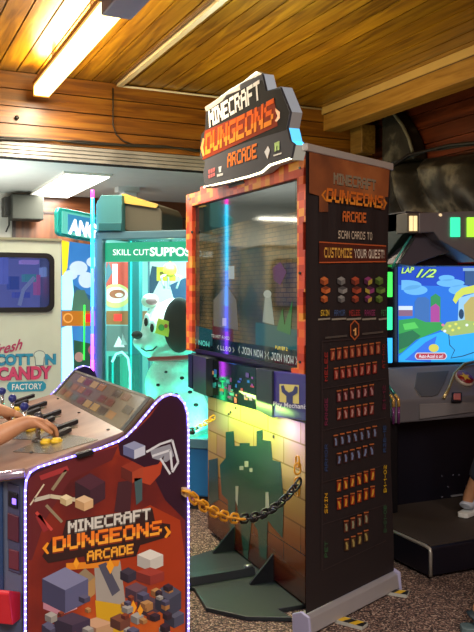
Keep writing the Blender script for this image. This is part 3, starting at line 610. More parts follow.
# lightning-edged crossbow and ember shapes
Y1 = -.002
def line(a_, b_, w_, c_, y=Y1):
    A_ = Vector(a_); B_ = Vector(b_); n_ = Vector((-(B_-A_).y, (B_-A_).x)).normalized()*w_/2
    art.flat(q([tuple(A_-n_), tuple(B_-n_), tuple(B_+n_), tuple(A_+n_)]), y, M(c_))
for a_, b_, w_, c_ in [((34, 500), (50, 496), 4, '#b8b0a0'), ((50, 496), (78, 500), 4, '#c0b498'), ((40, 478), (68, 468), 5, '#9a2a2c'), ((38, 515), (46, 531), 6, '#8c2428'), ((46, 505), (62, 522), 3, '#8a7a60'), ((52, 490), (66, 470), 3, '#8a7a60'), ((36, 512), (52, 530), 3, '#c04038'), ((44, 484), (30, 505), 1.5, '#cabba0')]: line(a_, b_, w_, c_)
cube_art(art, S, 90, 490, 30, 34, ['#4a2030', '#2c1220', '#3a1828'], -.0022); cube_art(art, S, 84, 503, 18, 16, ['#d8b890', '#b08a60', '#caa478'], -.0024); cube_art(art, S, 66, 500, 12, 12, ['#e0d0a8', '#b09a70', '#c8b890'], -.0024)
cube_art(art, S, 134, 450, 22, 18, ['#8a90b0', '#5a6088', '#b8bed0'], -.0022); cube_art(art, S, 132, 472, 22, 22, ['#8a2c18', '#5a1a14', '#a03c20'], -.0022)
art.flat(q([(140, 468), (158, 464), (164, 455), (160, 474), (150, 485), (140, 482)]), -.0021, M('#a83a1c')); art.flat(q([(118, 482), (132, 480), (130, 512), (114, 512)]), -.0021, M('#3e1822')); art.flat(q([(134, 478), (142, 478), (142, 500), (136, 505)]), -.0022, M('#3c5458'))
gl_ = M('#c8ccd4', emit=.7)
for a_, b_ in [((146, 452), (160, 444)), ((160, 444), (172, 440)), ((172, 440), (178, 462)), ((178, 462), (172, 472)), ((152, 456), (170, 450)), ((170, 450), (172, 470)), ((160, 458), (170, 474))]: line(a_, b_, 2.2, '#c8ccd4', -.0023)
art.flat(q([(150, 450), (170, 444), (174, 456), (166, 462), (152, 458)]), -.0021, M('#8a8c98'))
# logo plate
art.flat(q([(42, 556), (52, 538), (62, 536), (66, 520), (152, 508), (155, 522), (170, 524), (170, 536), (140, 545), (136, 556), (86, 564), (84, 556), (48, 563)]), -.0024, M('#2a1010'))
for k in (1, 0):
    o_ = 1.6*k; y_ = -.0026-.0004*(1-k)
    ptext(art, 'MINECRAFT', S.uv(68, 533+o_), S.uv(150, 519+o_), S.uv(68, 521+o_), M('#55504c' if k else '#c8c4bc'), y_, gap=.9, bold=.22)
    ptext(art, 'DUNGEONS', S.uv(53, 552+o_), S.uv(161, 534+o_), S.uv(53, 537+o_), M('#7a2408' if k else '#e8781c'), y_, m2=None if k else M('#f0a030'), gap=.9, bold=.22)
    ptext(art, 'ARCADE', S.uv(87, 561+o_), S.uv(133, 553+o_), S.uv(87, 551+o_), M('#7a3408' if k else '#e8a030'), y_, gap=.9, bold=.22)
for sx, x_, y_ in [(1, 45, 548), (-1, 168, 532)]:
    art.flat(q([(x_-3*sx, y_), (x_+2*sx, y_-6), (x_+4*sx, y_-5), (x_+1*sx, y_), (x_+4*sx, y_+5), (x_+2*sx, y_+6)]), -.003, M('#e8901c'))
# heaps of printed blocks, grey sky wedge, ember patches
art.flat(q([(94, 565), (120, 560), (125, 600), (126, 622), (96, 600)]), -.0018, M('#9a938c')); art.flat(q([(95, 600), (125, 605), (125, 640), (98, 640)]), -.0019, M('#c89a18'))
art.flat(q([(98, 565), (106, 562), (120, 590), (112, 596)]), -.002, M('#4a4a5c'))
for (x_, y_, w_, h_, c_) in [(65, 590, 46, 46, ['#7a7ca0', '#3a3a58', '#55567a']), (60, 602, 34, 26, ['#d8a0a0', '#b0788a', '#c08c94']), (85, 585, 20, 34, ['#8c7a60', '#4a3c3c', '#a88250']), (72, 625, 36, 26, ['#4a3a50', '#2a2236', '#3a2e46']), (96, 628, 34, 22, ['#caa080', '#8a6450', '#b8906c']),
                             (150, 560, 26, 22, ['#d8d4cc', '#a8a4a0', '#c0bcb4']), (150, 576, 28, 18, ['#a03c30', '#6a2420', '#8a3028']), (136, 592, 22, 20, ['#6a4a58', '#3c2a3a', '#54404e']), (148, 606, 22, 22, ['#55404c', '#33242e', '#443440']), (168, 600, 26, 34, ['#4c4e62', '#262838', '#3a3c4e']), (174, 618, 20, 20, ['#5a5c70', '#2a2c3c', '#44465a']),
                             (128, 575, 16, 16, ['#3c3444', '#221c2c', '#302a3a']), (120, 622, 20, 18, ['#7a4a38', '#4a2a24', '#6a3c30']), (166, 640, 30, 22, ['#c83018', '#8a1c10', '#b82c14'])]:
    cube_art(art, S, x_, y_, w_, h_, c_, -.0021-random.random()*.0006)
rs = random.Random(3)
pal = [['#8a4028', '#4a1c1c', '#6a2c20'], ['#5c5a78', '#2c2a40', '#44425c'], ['#b88a58', '#7a5030', '#a07040'], ['#3c2838', '#20141e', '#2e1e2a'], ['#a8a4a0', '#6c6868', '#8c8884']]
for k in range(34):
    x_, y_ = rs.choice([(rs.uniform(38, 92), rs.uniform(590, 640)), (rs.uniform(120, 182), rs.uniform(580, 640)), (rs.uniform(124, 178), rs.uniform(585, 640))])
    w_ = rs.uniform(6, 13); cube_art(art, S, x_, y_, w_, w_*rs.uniform(.8, 1.2), rs.choice(pal), -.0027-rs.random()*.0006)
for (x_, y_, s_) in [(133, 607, 7), (76, 563, 6), (110, 566, 8), (140, 610, 6)]: art.flat(q([(x_-s_/2, y_), (x_, y_-s_), (x_+s_/2, y_), (x_, y_+s_)]), -.0030, M('#e89a20'))
art.flat(q([(66, 563), (120, 560), (118, 566), (66, 570)]), -.0019, M('#d8801c'))
art.build('side_artwork', r)
# service details on the panel and front
u_, z_ = S.uv(83, 452); MB().prism(S.q([(74, 453), (91, 448), (93, 453), (77, 458)]), -.02, 0, bk).build('latch', r, bevel=.003)
u_, z_ = S.uv(184, 492); MB().prism(S.q([(181, 487), (187, 487), (187, 495), (181, 495)]), -.038, 0, M('#c8a878', .5)).build('chain_bracket', r, bevel=.003)
S3 = Surf((.31, YC+.15), (XL_+.02, YC+.03))
fo = S3.loc
q3 = lambda pts, k=0: S3.q(pts, k)
def front_part(name, pts, k, m, bev=.002):
    uv_ = q3(pts); mb = MB()
    n_ = len(uv_); o3 = Matrix.Translation((S3.o.x, S3.o.y-YC, 0)) @ Matrix.Rotation(S3.ang, 4, 'Z')
    mm = MB().prism(uv_, -k, 0, m); mm.v = [tuple(o3 @ Vector(v)) for v in mm.v]; return mm.build(name, r, bevel=bev)
front_part('coin_door', [(-6, 470), (3, 472), (4, 590), (-6, 588)], .006, M('#20385c', .3))
front_part('service_panel', [(8, 482), (20, 486), (21, 574), (9, 570)], .005, M('#3c3c54', .35))
front_part('coin_slot', [(10, 490), (19, 493), (19, 508), (10, 505)], .012, M('#15151f', .3))
front_part('card_reader', [(9, 512), (20, 516), (20, 542), (9, 538)], .010, M('#4a1e2c', .4))
front_part('lower_plate', [(10, 548), (20, 551), (20, 570), (10, 567)], .009, M('#5a2430', .4))
front_part('slot_light', [(14, 497), (18, 498), (18, 504), (14, 503)], .014, M('#8060ff', emit=2))
# red ticket tray
p_ = at(5, 602, 2.44)
mb = MB(); rd = M('#c02430', .4); T = r
o3 = Matrix.Translation((S3.o.x, S3.o.y-YC, 0)) @ Matrix.Rotation(S3.ang, 4, 'Z')
a0 = q3([(-8, 600)])[0]; a1_ = q3([(21, 592)])[0]; a2_ = q3([(21, 606)])[0]; a3_ = q3([(-6, 616)])[0]
mm = MB().prism([(0, a2_[1]), (-.0, a1_[1]), (-.07, a1_[1]+.03), (-.075, a1_[1]+.02), (-.05, a3_[1]), (-.0, a3_[1])], a0[0], a1_[0], rd, axis='x')
mm.v = [tuple(o3 @ Vector(v)) for v in mm.v]; mm.build('ticket_tray', r, bevel=.004)

# ---------------------------------------------------------------- big screen display
A_ = cam2room((304-237)/F*3.42, 3.42); B_ = cam2room((187-237)/F*4.86, 4.86)
S = Surf(B_, A_); SD = S
r = thing('arcade_display', 'tall dungeon game display with orange block framed screen and jagged sign', 'arcade machine', (S.o.x, S.o.y, 0), S.ang)
q = lambda pts, k=0: S.q(pts, k)
# body
bodyL = S.uv(208, 400)[0]; bodyR = S.uv(305, 400)[0]
zb = S.uv(250, 400)[1]
MB().box(bodyL, bodyR, .03, .12, .02, 1.0, M('#17161c', .4)).build('pedestal', r)
MB().box(S.uv(190, 300)[0]+.02, bodyR, .03, .10, .95, S.uv(290, 178)[1], M('#121216', .4)).build('screen_housing', r)
# front printed plate; reflected glow is put into the brick colours, fading downwards
grad = bpy.data.materials.new('brick_print_with_glow'); grad.use_nodes = True; nt = grad.node_tree; b = nt.nodes['Principled BSDF']; N = nt.nodes.new; Lk = nt.links.new
tc = N('ShaderNodeTexCoord'); sx_ = N('ShaderNodeSeparateXYZ'); Lk(tc.outputs['Object'], sx_.inputs[0]); cmb = N('ShaderNodeCombineXYZ'); Lk(sx_.outputs[0], cmb.inputs[0]); Lk(sx_.outputs[2], cmb.inputs[1])
br = N('ShaderNodeTexBrick'); br.inputs['Scale'].default_value = 1; br.inputs['Brick Width'].default_value = .34; br.inputs['Row Height'].default_value = .12; br.inputs['Mortar Size'].default_value = .004
br.inputs['Color1'].default_value = lin('#dcc870'); br.inputs['Color2'].default_value = lin('#c8a088'); br.inputs['Mortar'].default_value = lin('#a08850'); Lk(cmb.outputs[0], br.inputs[0])
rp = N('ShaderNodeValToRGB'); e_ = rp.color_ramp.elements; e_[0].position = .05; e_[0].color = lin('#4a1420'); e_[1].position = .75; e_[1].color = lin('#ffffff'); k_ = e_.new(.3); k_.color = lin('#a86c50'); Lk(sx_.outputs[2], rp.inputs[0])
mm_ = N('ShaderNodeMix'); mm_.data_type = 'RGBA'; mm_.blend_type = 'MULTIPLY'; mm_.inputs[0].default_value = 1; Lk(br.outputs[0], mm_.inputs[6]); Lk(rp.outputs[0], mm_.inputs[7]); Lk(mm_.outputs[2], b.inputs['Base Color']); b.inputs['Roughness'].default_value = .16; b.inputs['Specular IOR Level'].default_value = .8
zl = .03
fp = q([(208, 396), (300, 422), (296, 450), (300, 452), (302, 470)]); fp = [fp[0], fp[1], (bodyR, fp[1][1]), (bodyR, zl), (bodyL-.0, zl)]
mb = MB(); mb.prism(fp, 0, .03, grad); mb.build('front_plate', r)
mb = MB(); cs = M('#2c5048', .16, spec=.8)
castle = [(226, 432), (234, 431), (235, 446), (240, 446), (240, 443), (250, 443), (250, 446), (257, 446), (257, 431), (263, 430), (263, 440), (271, 441), (273, 460), (281, 462), (284, 500), (283, 538), (274, 528), (268, 520), (267, 560), (260, 556), (258, 530), (252, 520), (248, 560), (244, 556), (240, 520), (236, 500), (235, 545), (230, 530), (228, 500), (222, 494), (220, 465), (226, 458)]
mb.flat(q(castle), -.002, cs)
mb.flat(q([(209, 460), (218, 458), (219, 500), (209, 505)]), -.002, M('#3a4a48', .16, spec=.8))
for pts in ([(245, 461), (249, 461), (249, 467), (245, 467)], [(240, 466), (244, 466), (244, 470), (240, 470)], [(250, 468), (253, 468), (253, 472), (250, 472)], [(236, 486), (239, 486), (238, 506), (236, 500)], [(266, 492), (269, 492), (270, 512), (266, 512)]):
    mb.flat(q(pts), -.003, M('#b8b4b0', .2))
for (x_, y_) in [(236, 408), (231, 412), (229, 414), (274, 436), (274, 437)]: mb.flat(q(ell(x_, y_, .9, 1.2, 8)), -.003, bk)
mb.build('castle_print', r)
# base plate and gussets
Y_ = r
bp_ = [S.loc(on_z(x_, y_, .0)) for x_, y_ in [(216, 552), (186, 562), (160, 572), (162, 590), (188, 590), (194, 592), (206, 612), (246, 621), (292, 622)]]
pts = [(p_.x, p_.y) for p_ in bp_]
pts = [(bodyL+.04, .2)]+[(a_, min(b_, .1)) for a_, b_ in pts]+[(bodyR-.02, -.12), (bodyR-.02, .2)]
MB().prism(pts, 0, .02, M('#20262c', .5), axis='z').build('base_plate', r, bevel=.003)
for (x_, y_) in [(234, 562), (273, 598)]:
    u_, _ = S.uv(x_, y_); 
    MB().prism([(0, .02), (-.12, .02), (-.12, .028), (0, .15)], u_-.006, u_+.006, M('#16181c', .4), axis='x').build('gusset', r)
# middle band: dark boxes, picture, card panel
def bandpart(name, pts, y0, y1, m, bev=.003): mb = MB().prism(q(pts, y0), y0, y1, m); return mb.build(name, r, bevel=bev)
dg = M('#2c3440', .3)
bandpart('left_speaker', [(193, 355), (206, 358), (206, 396), (193, 391)], -.05, .03, dg); bandpart('right_speaker', [(256, 368), (272, 371), (272, 418), (256, 410)], -.05, .03, dg)
bandpart('speaker_strip', [(188, 354), (192, 355), (192, 389), (188, 387)], -.03, .03, M('#1c2448', .3))
bandpart('lower_screen', [(206, 358), (256, 368), (256, 410), (206, 396)], -.01, .03, M('#0c1418', .08, spec=.8))
mb = MB()
for i in range(46):
    x_ = random.uniform(208, 253); y_ = random.uniform(363, 396)+(x_-208)*.2; w_ = random.uniform(1.5, 4); h_ = random.uniform(1.5, 5)
    c_ = random.choice(['#1f7a70', '#28a088', '#2a5c9c', '#44c0a0', '#7a3a70', '#c08848', '#185048', '#1c6a58']) if x_ < 232 else random.choice(['#3a58c0', '#8a4a90', '#c07040', '#2a7ab0', '#b84848', '#5a3a78', '#304890'])
    mb.flat(q([(x_, y_), (x_+w_, y_+.2*w_), (x_+w_, y_+h_+.2*w_), (x_, y_+h_)], -.012), -.011-i*.00003, M(c_, emit=.55))
mb.build('lower_picture', r)
bandpart('maker_panel', [(272, 371), (306, 375), (306, 421), (272, 416)], -.04, .03, M('#3a3088', .3))
mb = MB(); yl = -.042; yw = M('#d8cc78')
mb.flat(q([(279.5, 384), (299, 385), (299, 404), (279.5, 402)], yl), yl, yw)
pm = M('#2c2a70', .3)
wr_ = [(281, 386), (284, 385), (285.5, 390), (289, 392.5), (293, 391), (295, 386), (298, 387), (297.5, 393), (293, 396), (293, 404), (286.5, 403), (286.5, 396), (282, 392)]
mb.flat(q(wr_, yl), yl-.001, pm)
ftext(mb, 'Play Mechanix', S.uv(273.5, 407.5, yl), S.uv(309, 411, yl), S.uv(273.5, 400.5+1, yl), M('#e8e8f4'), yl-.002, off=.01); mb.build('maker_logo', r)
# screen + picture
sc_px = [(192, 206), (296, 177), (297, 367), (192, 348)]
scr = MB(); sp_ = q(sc_px, 0)
grn = bpy.data.materials.new('screen_picture'); grn.use_nodes = True; nt = grn.node_tree; b = nt.nodes['Principled BSDF']; N = nt.nodes.new; Lk = nt.links.new
tc = N('ShaderNodeTexCoord'); s1 = N('ShaderNodeSeparateXYZ'); Lk(tc.outputs['Object'], s1.inputs[0]); c1 = N('ShaderNodeCombineXYZ'); Lk(s1.outputs[0], c1.inputs[0]); Lk(s1.outputs[2], c1.inputs[1])
br = N('ShaderNodeTexBrick'); br.inputs['Scale'].default_value = 1; br.inputs['Brick Width'].default_value = .06; br.inputs['Row Height'].default_value = .022; br.inputs['Mortar Size'].default_value = .002
br.inputs['Color1'].default_value = lin('#5a4a34'); br.inputs['Color2'].default_value = lin('#4a4432'); br.inputs['Mortar'].default_value = lin('#2c2a20'); Lk(c1.outputs[0], br.inputs[0])
nz = N('ShaderNodeTexNoise'); nz.inputs['Scale'].default_value = 3.5; Lk(tc.outputs['Object'], nz.inputs[0]); rp = N('ShaderNodeValToRGB'); e_ = rp.color_ramp.elements; e_[0].position = .35; e_[0].color = lin('#4a5a58'); e_[1].position = .65; e_[1].color = lin('#e0d0a8'); Lk(nz.outputs[0], rp.inputs[0])
mm_ = N('ShaderNodeMix'); mm_.data_type = 'RGBA'; mm_.blend_type = 'MULTIPLY'; mm_.inputs[0].default_value = 1; Lk(br.outputs[0], mm_.inputs[6]); Lk(rp.outputs[0], mm_.inputs[7]); Lk(mm_.outputs[2], b.inputs['Emission Color']); b.inputs['Emission Strength'].default_value = 1.6
b.inputs['Base Color'].default_value = (.01, .012, .012, 1); b.inputs['Roughness'].default_value = .06; b.inputs['Specular IOR Level'].default_value = .7
scr.prism(sp_, 0.004, .03, grn); scr.build('screen', r)
mb = MB(); ys = .003; es = lambda c_, e=.5: M(c_, .06, emit=e, spec=.7)
mb.flat(q([(193, 207), (295, 179), (295, 212), (240, 222), (193, 235)]), ys, es('#1c2422', .5))
mb.flat(q([(255, 322), (297, 330), (297, 364), (255, 356)]), ys, es('#1c4a4c', .6)); mb.flat(q([(212, 320), (232, 322), (233, 350), (212, 346)]), ys, es('#5a2a2c', .4)); mb.flat(q([(193, 325), (212, 330), (212, 346), (193, 343)]), ys-.0005, es('#204a50', .5))
mb.flat(q([(265, 292), (270, 292), (274, 325), (262, 322)]), ys-.0006, es('#8a9488', .45)); mb.flat(q(ell(267, 294, 4, 4)), ys-.0007, es('#98a094', .45))
mb.flat(q([(276, 330), (282, 308), (284, 325), (292, 300), (290, 335)]), ys-.0006, es('#2c6a34', .5)); mb.flat(q([(213, 300), (226, 285), (236, 300), (238, 330), (213, 326)]), ys-.0004, es('#7a7468', .3))
mb.flat(q([(228, 266), (234, 266), (234, 279), (228, 279)]), ys-.0008, es('#9aa09a', .5)); mb.flat(q([(222, 318), (226, 318), (226, 326), (222, 326)]), ys-.0008, es('#a8a09a', .5))
mb.flat(q([(272, 268), (280, 262), (286, 272), (280, 285), (273, 280)]), ys-.0008, es('#6a4858', .4))
mb.rect(S.uv(193, 300)[0], S.uv(297, 300)[0], S.uv(250, 358)[1]-.015, S.uv(250, 350)[1]+.03, ys-.0001, es('#101c20', .4))
wt = es('#b0bcb4', .5)
ptext(mb, '< JOIN NOW >', S.uv(238, 353), S.uv(266, 359), S.uv(238, 346), wt, ys-.001); ptext(mb, '< JOIN NOW >', S.uv(267, 359), S.uv(297, 365), S.uv(267, 351.5), wt, ys-.001)
ptext(mb, '< LL80 >', S.uv(217, 349.5), S.uv(234, 352.5), S.uv(217, 345), wt, ys-.001); ptext(mb, '< NOW', S.uv(194, 344), S.uv(209, 347), S.uv(194, 339), es('#50b0a0', .8), ys-.001)
ptext(mb, 'PLAYER 2', S.uv(275, 349), S.uv(287, 351), S.uv(275, 345.6), es('#d8c040', .7), ys-.001); ptext(mb, 'TO NOT A MID', S.uv(211, 337), S.uv(229, 340), S.uv(211, 334), wt, ys-.001)
mb.build('screen_scene', r)
MB().box(S.uv(193, 300)[0], S.uv(297, 300)[0], -.004, .004, sp_[3][1]-.02, sp_[3][1], bk).build('screen_rim', r)
# orange pixel frame
om = bpy.data.materials.new('lava_blocks'); om.use_nodes = True; nt = om.node_tree; b = nt.nodes['Principled BSDF']; N = nt.nodes.new; Lk = nt.links.new
tc = N('ShaderNodeTexCoord'); sn = N('ShaderNodeVectorMath'); sn.operation = 'SNAP'; sn.inputs[1].default_value = (.05, 5, .035); Lk(tc.outputs['Object'], sn.inputs[0]); wn = N('ShaderNodeTexWhiteNoise'); Lk(sn.outputs[0], wn.inputs[0])
rp = N('ShaderNodeValToRGB'); e_ = rp.color_ramp.elements; e_[0].position = 0; e_[0].color = lin('#b83418'); e_[1].position = 1; e_[1].color = lin('#e8a030'); k_ = e_.new(.6); k_.color = lin('#e4582a'); k_ = e_.new(.3); k_.color = lin('#c03a18'); Lk(wn.outputs[0], rp.inputs[0]); Lk(rp.outputs[0], b.inputs['Base Color']); b.inputs['Roughness'].default_value = .45
outer = [(186, 350), (186, 262), (188, 262), (188, 250), (186, 250), (186, 195), (200, 191), (200, 187), (212, 184), (212, 188), (236, 181), (236, 177), (252, 172), (252, 168), (275, 161), (275, 158), (296, 151), (304, 156), (303, 184), (306, 184), (306, 222), (303, 222), (303, 250), (305, 250), (305, 292), (303, 292), (303, 320), (306, 320), (306, 345), (304, 346), (304, 386), (291, 383), (291, 368), (297, 368), (297, 178), (192, 206), (192, 351)]
MB().prism(q(outer, -.02), -.02, .004, om).build('pixel_frame', r, bevel=.002)
for (x_, y_) in [(189, 199), (192, 232), (264, 170), (300, 168), (300, 273), (300, 362), (298, 381), (228, 184)]: mb = MB(); mb.prism(q(ell(x_, y_, 1.1, 1.5, 10), -.021), -.0235, -.0195, bk); mb.build('frame_bolt', r)
MB().prism(q([(228, 184), (243, 179), (244, 183), (229, 188)], -.024), -.024, .0, bk).build('sensor_bar', r)
# jagged sign
front = [(205, 188), (203, 175), (205, 162), (200, 156), (201, 135), (205, 130), (206, 112), (222, 101), (226, 95), (240, 90), (240, 84), (262, 74), (266, 91), (280, 87), (290, 112), (287, 128), (290, 141), (294, 144), (291, 158), (270, 165), (262, 172), (250, 176), (240, 178), (228, 181)]
MB().prism(q(front, -.09), -.09, -.035, M('#a8aab0', .5)).build('sign_box', r)
mb = MB(); mb.prism(q(front, -.10), -.10, -.09, M('#4c4d52', .9, spec=.1)); mb.flat(q([(202, 158), (200, 150), (201, 135), (205, 130), (206, 112), (222, 101), (226, 96), (262, 80), (266, 91), (280, 89), (289, 112), (286, 130), (250, 141)], -.101), -.1005, M('#242220', .9, spec=.1)); mb.build('sign_face', r)
rim_px = [(204, 187), (230, 181), (250, 176), (262, 172), (270, 165), (291, 158)]
mb = MB(); mb.tube([(a_, -.095, b_) for a_, b_ in q(rim_px, -.095)], .006, M('#fff6cc', emit=3)); mb.build('rim_light', r)
mb = MB(); rp_ = [(262, 74), (266, 91), (280, 87), (290, 112), (287, 128), (290, 141), (295, 145), (291, 160)]; uu = q(rp_, -.09)
for i in range(len(uu)-1):
    a_, b_ = uu[i], uu[i+1]; c_ = ['#b8b8bc', '#9ab0c0', '#a8a8ac', '#8c8078', '#58b0e8', '#48b8f0', '#b0a898'][i]
    em = 1.2 if i in (4, 5) else .45
    mb.add([(a_[0]+.006, -.09, a_[1]), (b_[0]+.006, -.09, b_[1]), (b_[0]+.007, -.034, b_[1]), (a_[0]+.007, -.034, a_[1])], [(0, 1, 2, 3), (3, 2, 1, 0)], M(c_, .3, emit=em))
mb.build('sign_return', r)
mb = MB(); yy = -.103
q2 = lambda a_, b_: S.uv(a_, b_, -.1)
ptext(mb, 'MINECRAFT', q2(210, 127.5), q2(261, 99), q2(209, 111), M('#eeece6', .9, spec=.1), yy, gap=.9, bold=.22)
mb.flat(S.q([(203, 160), (205, 131), (275, 100), (278, 126)], -.1), yy+.0008, M('#8a3010', .9, spec=.1))
ptext(mb, 'DUNGEONS', q2(206, 155), q2(273.5, 124), q2(206.5, 134), M('#ee6414', .9, spec=.1), yy-.001, m2=M('#f69028', .9, spec=.1), gap=.9, bold=.22)
ptext(mb, 'ARCADE', q2(228, 167.5), q2(257, 158), q2(228, 154), M('#e07830', .9, spec=.1), yy, gap=.9, bold=.22)
mb.flat(S.q([(201, 148), (203.5, 138), (205, 139), (203.5, 147), (205, 155), (203.5, 157)], -.1), yy, M('#e88a20')); mb.flat(S.q([(276, 108), (280.5, 112), (280.5, 118), (277, 122), (275.5, 121), (278, 116), (276, 111)], -.1), yy, M('#e88a20'))
for i in range(3): mb.flat(S.q([(209+i*2.3, 170-i), (210.8+i*2.3, 169.4-i), (210.8+i*2.3, 173.4-i), (209+i*2.3, 174-i)], -.1), yy, M('#c05050')); mb.flat(S.q([(209+i*2.3, 175-i), (210.8+i*2.3, 174.4-i), (210.8+i*2.3, 178-i), (209+i*2.3, 178.6-i)], -.1), yy, M('#c05050'))
mb.flat(S.q([(219, 167), (222, 166), (221.5, 172), (219.5, 172.5)], -.1), yy, M('#d0d0d0')); mb.flat(S.q([(217.5, 174.5), (223.5, 172.8), (223.5, 175.2), (217.5, 177)], -.1), yy, M('#b8b8b8'))
mb.flat(S.q([(265, 152), (268.5, 146), (270.5, 150), (268, 159)], -.1), yy, M('#c8ccd0')); mb.flat(S.q([(275, 143), (280, 141), (280, 150), (278, 150.5), (278, 146), (277, 146.5), (277, 151), (275, 152)], -.1), yy, M('#8ab83a')); mb.flat(S.q([(274, 155), (282, 152.5), (282, 154), (274, 156.5)], -.1), yy, M('#d0d0c8'))
mb.build('sign_lettering', r)
MB().prism(q([(210, 108), (222, 100), (236, 90), (250, 82), (262, 72), (268, 74), (262, 100), (215, 120)], .0), -.034, .0, M('#6e6552', .5)).build('sign_back', r)
for x_ in (.35, 1.05): MB().box(x_, x_+.04, .005, .07, 1.85, 2.15, M('#222222')).build('sign_bracket', r)
bz = S.uv(250, 415, -.03)
area('added_under_screen_fill', (S.o.x+S.d.x*bz[0]-S.n.x*.10, S.o.y+S.d.y*bz[0]-S.n.y*.10, .84), .7, .06, 2.8, (.55, 1, .18), (math.radians(35), 0, S.ang))  # added lamp; its lime glow stands in for light reflected from the claw machine
area('added_under_panel_fill', (S.o.x+S.d.x*(bodyR-.12)-S.n.x*.09, S.o.y+S.d.y*(bodyR-.12)-S.n.y*.09, .80), .18, .05, .6, (.35, .25, 1), (math.radians(30), 0, S.ang))  # added violet fill, tints the right of the plate; no fitting here
area('added_sign_fill', (S.o.x+S.d.x*.9, S.o.y+S.d.y*.9, 2.45), .8, .1, 7, (.6, .85, 1), (math.pi, 0, S.ang))  # added above the sign to throw the cool patch onto the ceiling

# cable ramp on the floor from display towards console
a3 = on_z(187, 588, .0); b3 = on_z(252, 577, .0)
d3 = (a3-b3); d3.z = 0; a3 = a3+d3.normalized()*.35
R = Surf((a3.x, a3.y), (b3.x, b3.y)); ln = (b3-a3).length
r = thing('cable_ramp', 'black floor channel lying across the display base plate', 'cable cover', (a3.x, a3.y, .022), R.ang)
MB().prism([(-.04, 0), (.04, 0), (.03, .035), (-.03, .035)], 0, ln, M('#24262c', .45), axis='x').build('channel', r)
MB().tube([(ln-.05, -.02, .04), (ln-.01, -.02, .04)], .01, M('#8a8a90', .3, .7)).build('bolt', r)

# ---------------------------------------------------------------- chains
def chain(pts, n, label, colf, size=1.0, name='barrier_chain'):
    P = [Vector(p) for p in pts]
    L = [0]
    for i in range(len(P)-1): L.append(L[-1]+(P[i+1]-P[i]).length)
    def pos(s_):
        s_ = max(0, min(L[-1], s_))
        for i in range(len(P)-1):
            if s_ <= L[i+1]+1e-9: return P[i].lerp(P[i+1], (s_-L[i])/max(1e-9, L[i+1]-L[i]))
        return P[-1]
    root = thing(name, label, 'chain', P[0], 0, 'barrier chains round the display')
    pitch = L[-1]/n; hw = .0105*size
    for k in range(n):
        c_ = pos((k+.5)*pitch); t = (pos((k+1)*pitch)-pos(k*pitch)).normalized(); hl = pitch*.5+.006*size
        up = Vector((0, 0, 1)); s1 = t.cross(up).normalized(); s2 = s1.cross(t).normalized(); sd = s2 if k % 2 else s1
        ring = []
        for i in range(14):
            a_ = 2*math.pi*i/14; xx = math.cos(a_); zz = math.sin(a_)
            ring.append(c_-P[0]+t*((hl-hw)*(1 if xx > 0 else -1)+hw*xx)*1.0+sd*hw*1.0*zz)
        mb = MB().tube(ring, .0032*size, colf(k/n), 6, closed=True); mb.build('link', root)
    return root
def catenary(a, b, low, n=16):
    a = Vector(a); b = Vector(b); o_ = []
    for i in range(n+1):
        t = i/n; p_ = a.lerp(b, t); p_.z -= low*4*t*(1-t); o_.append(p_)
    return o_
yc = M('#d0901c', .4); kc = M('#141416', .35)
pa = Vector((S.o.x, 0, 0)); hook = at(184, 494, 2.44)
hook = on_y(186, 492, YC-.045); cb = at(300, 481, 3.24)
chain(catenary(hook, cb, .12), 24, 'yellow and black plastic chain sagging from the console to the display', lambda t: yc if t < .42 else kc, 1.5)
e0 = at(178, 434, 4.05); e1 = at(214, 417, 4.25)
chain(catenary(e0, e1, .015), 10, 'short black and yellow chain behind the console near the plush dog', lambda t: kc if t < .45 else yc, 1.2)
h0 = at(297.5, 458, 3.27); chain([h0, h0-Vector((0, 0, .15))], 5, 'short yellow chain end hanging down beside the banner edge', lambda t: yc, 1.4)

# ---------------------------------------------------------------- roll-up banner
BL = cam2room((306-237)/F*3.17, 3.17); BR = cam2room((394-237)/F*3.67, 3.67)
S = Surf(BL, BR); BW = (Vector(BR)-Vector(BL)).length
r = thing('rollup_banner', 'tall dark roll-up banner of the dungeon game on a silver base', 'banner', (S.o.x, S.o.y, 0), S.ang)
prm = M('#1e1618', .6); zt = 1.975
cl = MB(); n = 24
vv = []; nr = 20
def rpx(t):
    k_ = [(0, 394), (.35, 390), (.62, 386.3), (.85, 387.3), (1, 390)]
    for (a_, b_), (c_, d_) in zip(k_, k_[1:]):
        if t <= c_: w_ = (t-a_)/(c_-a_); w_ = w_*w_*(3-2*w_); return b_+(d_-b_)*w_
for j in range(nr+1):
    t = j/nr; wd_ = BW-(394-rpx(t))*.0078
    for i in range(n+1): vv.append((wd_*i/n, .003*math.sin(i*1.3)*t*t, .085+(zt-.105)*t))
m_ = len(vv); vv += [(a_, b_+.002, c_) for a_, b_, c_ in vv]; f_ = []
for j in range(nr):
    for i in range(n): a_ = j*(n+1)+i; f_ += [(a_, a_+1, a_+n+2, a_+n+1), (m_+a_, m_+a_+n+1, m_+a_+n+2, m_+a_+1)]
cl.add(vv, f_, prm, False); cl.build('cloth', r)
MB().box(-.01, BW-.022, -.012, .012, zt-.02, zt+.012, M('#c4c2be', .35, .4)).build('top_rail', r, bevel=.004)
MB().tube([(BW*.5, .03, .05), (BW*.5, .03, zt)], .009, M('#8a8a8a', .3, .8)).build('support_pole', r)
mb = MB().prism([(-.03, 0.010), (.05, 0.010), (.05, .07), (.01, .085), (-.02, .072)], 0, BW, M('#aaa6aa', .35, .4), axis='x'); mb.build('base', r, bevel=.004)
for x_ in (-.02, BW): MB().prism([(-.036, 0), (.055, 0), (.058, .075), (.012, .095), (-.028, .082)], x_, x_+.014, M('#a8a6c8', .35), axis='x').build('end_cap', r, bevel=.004)
T = []
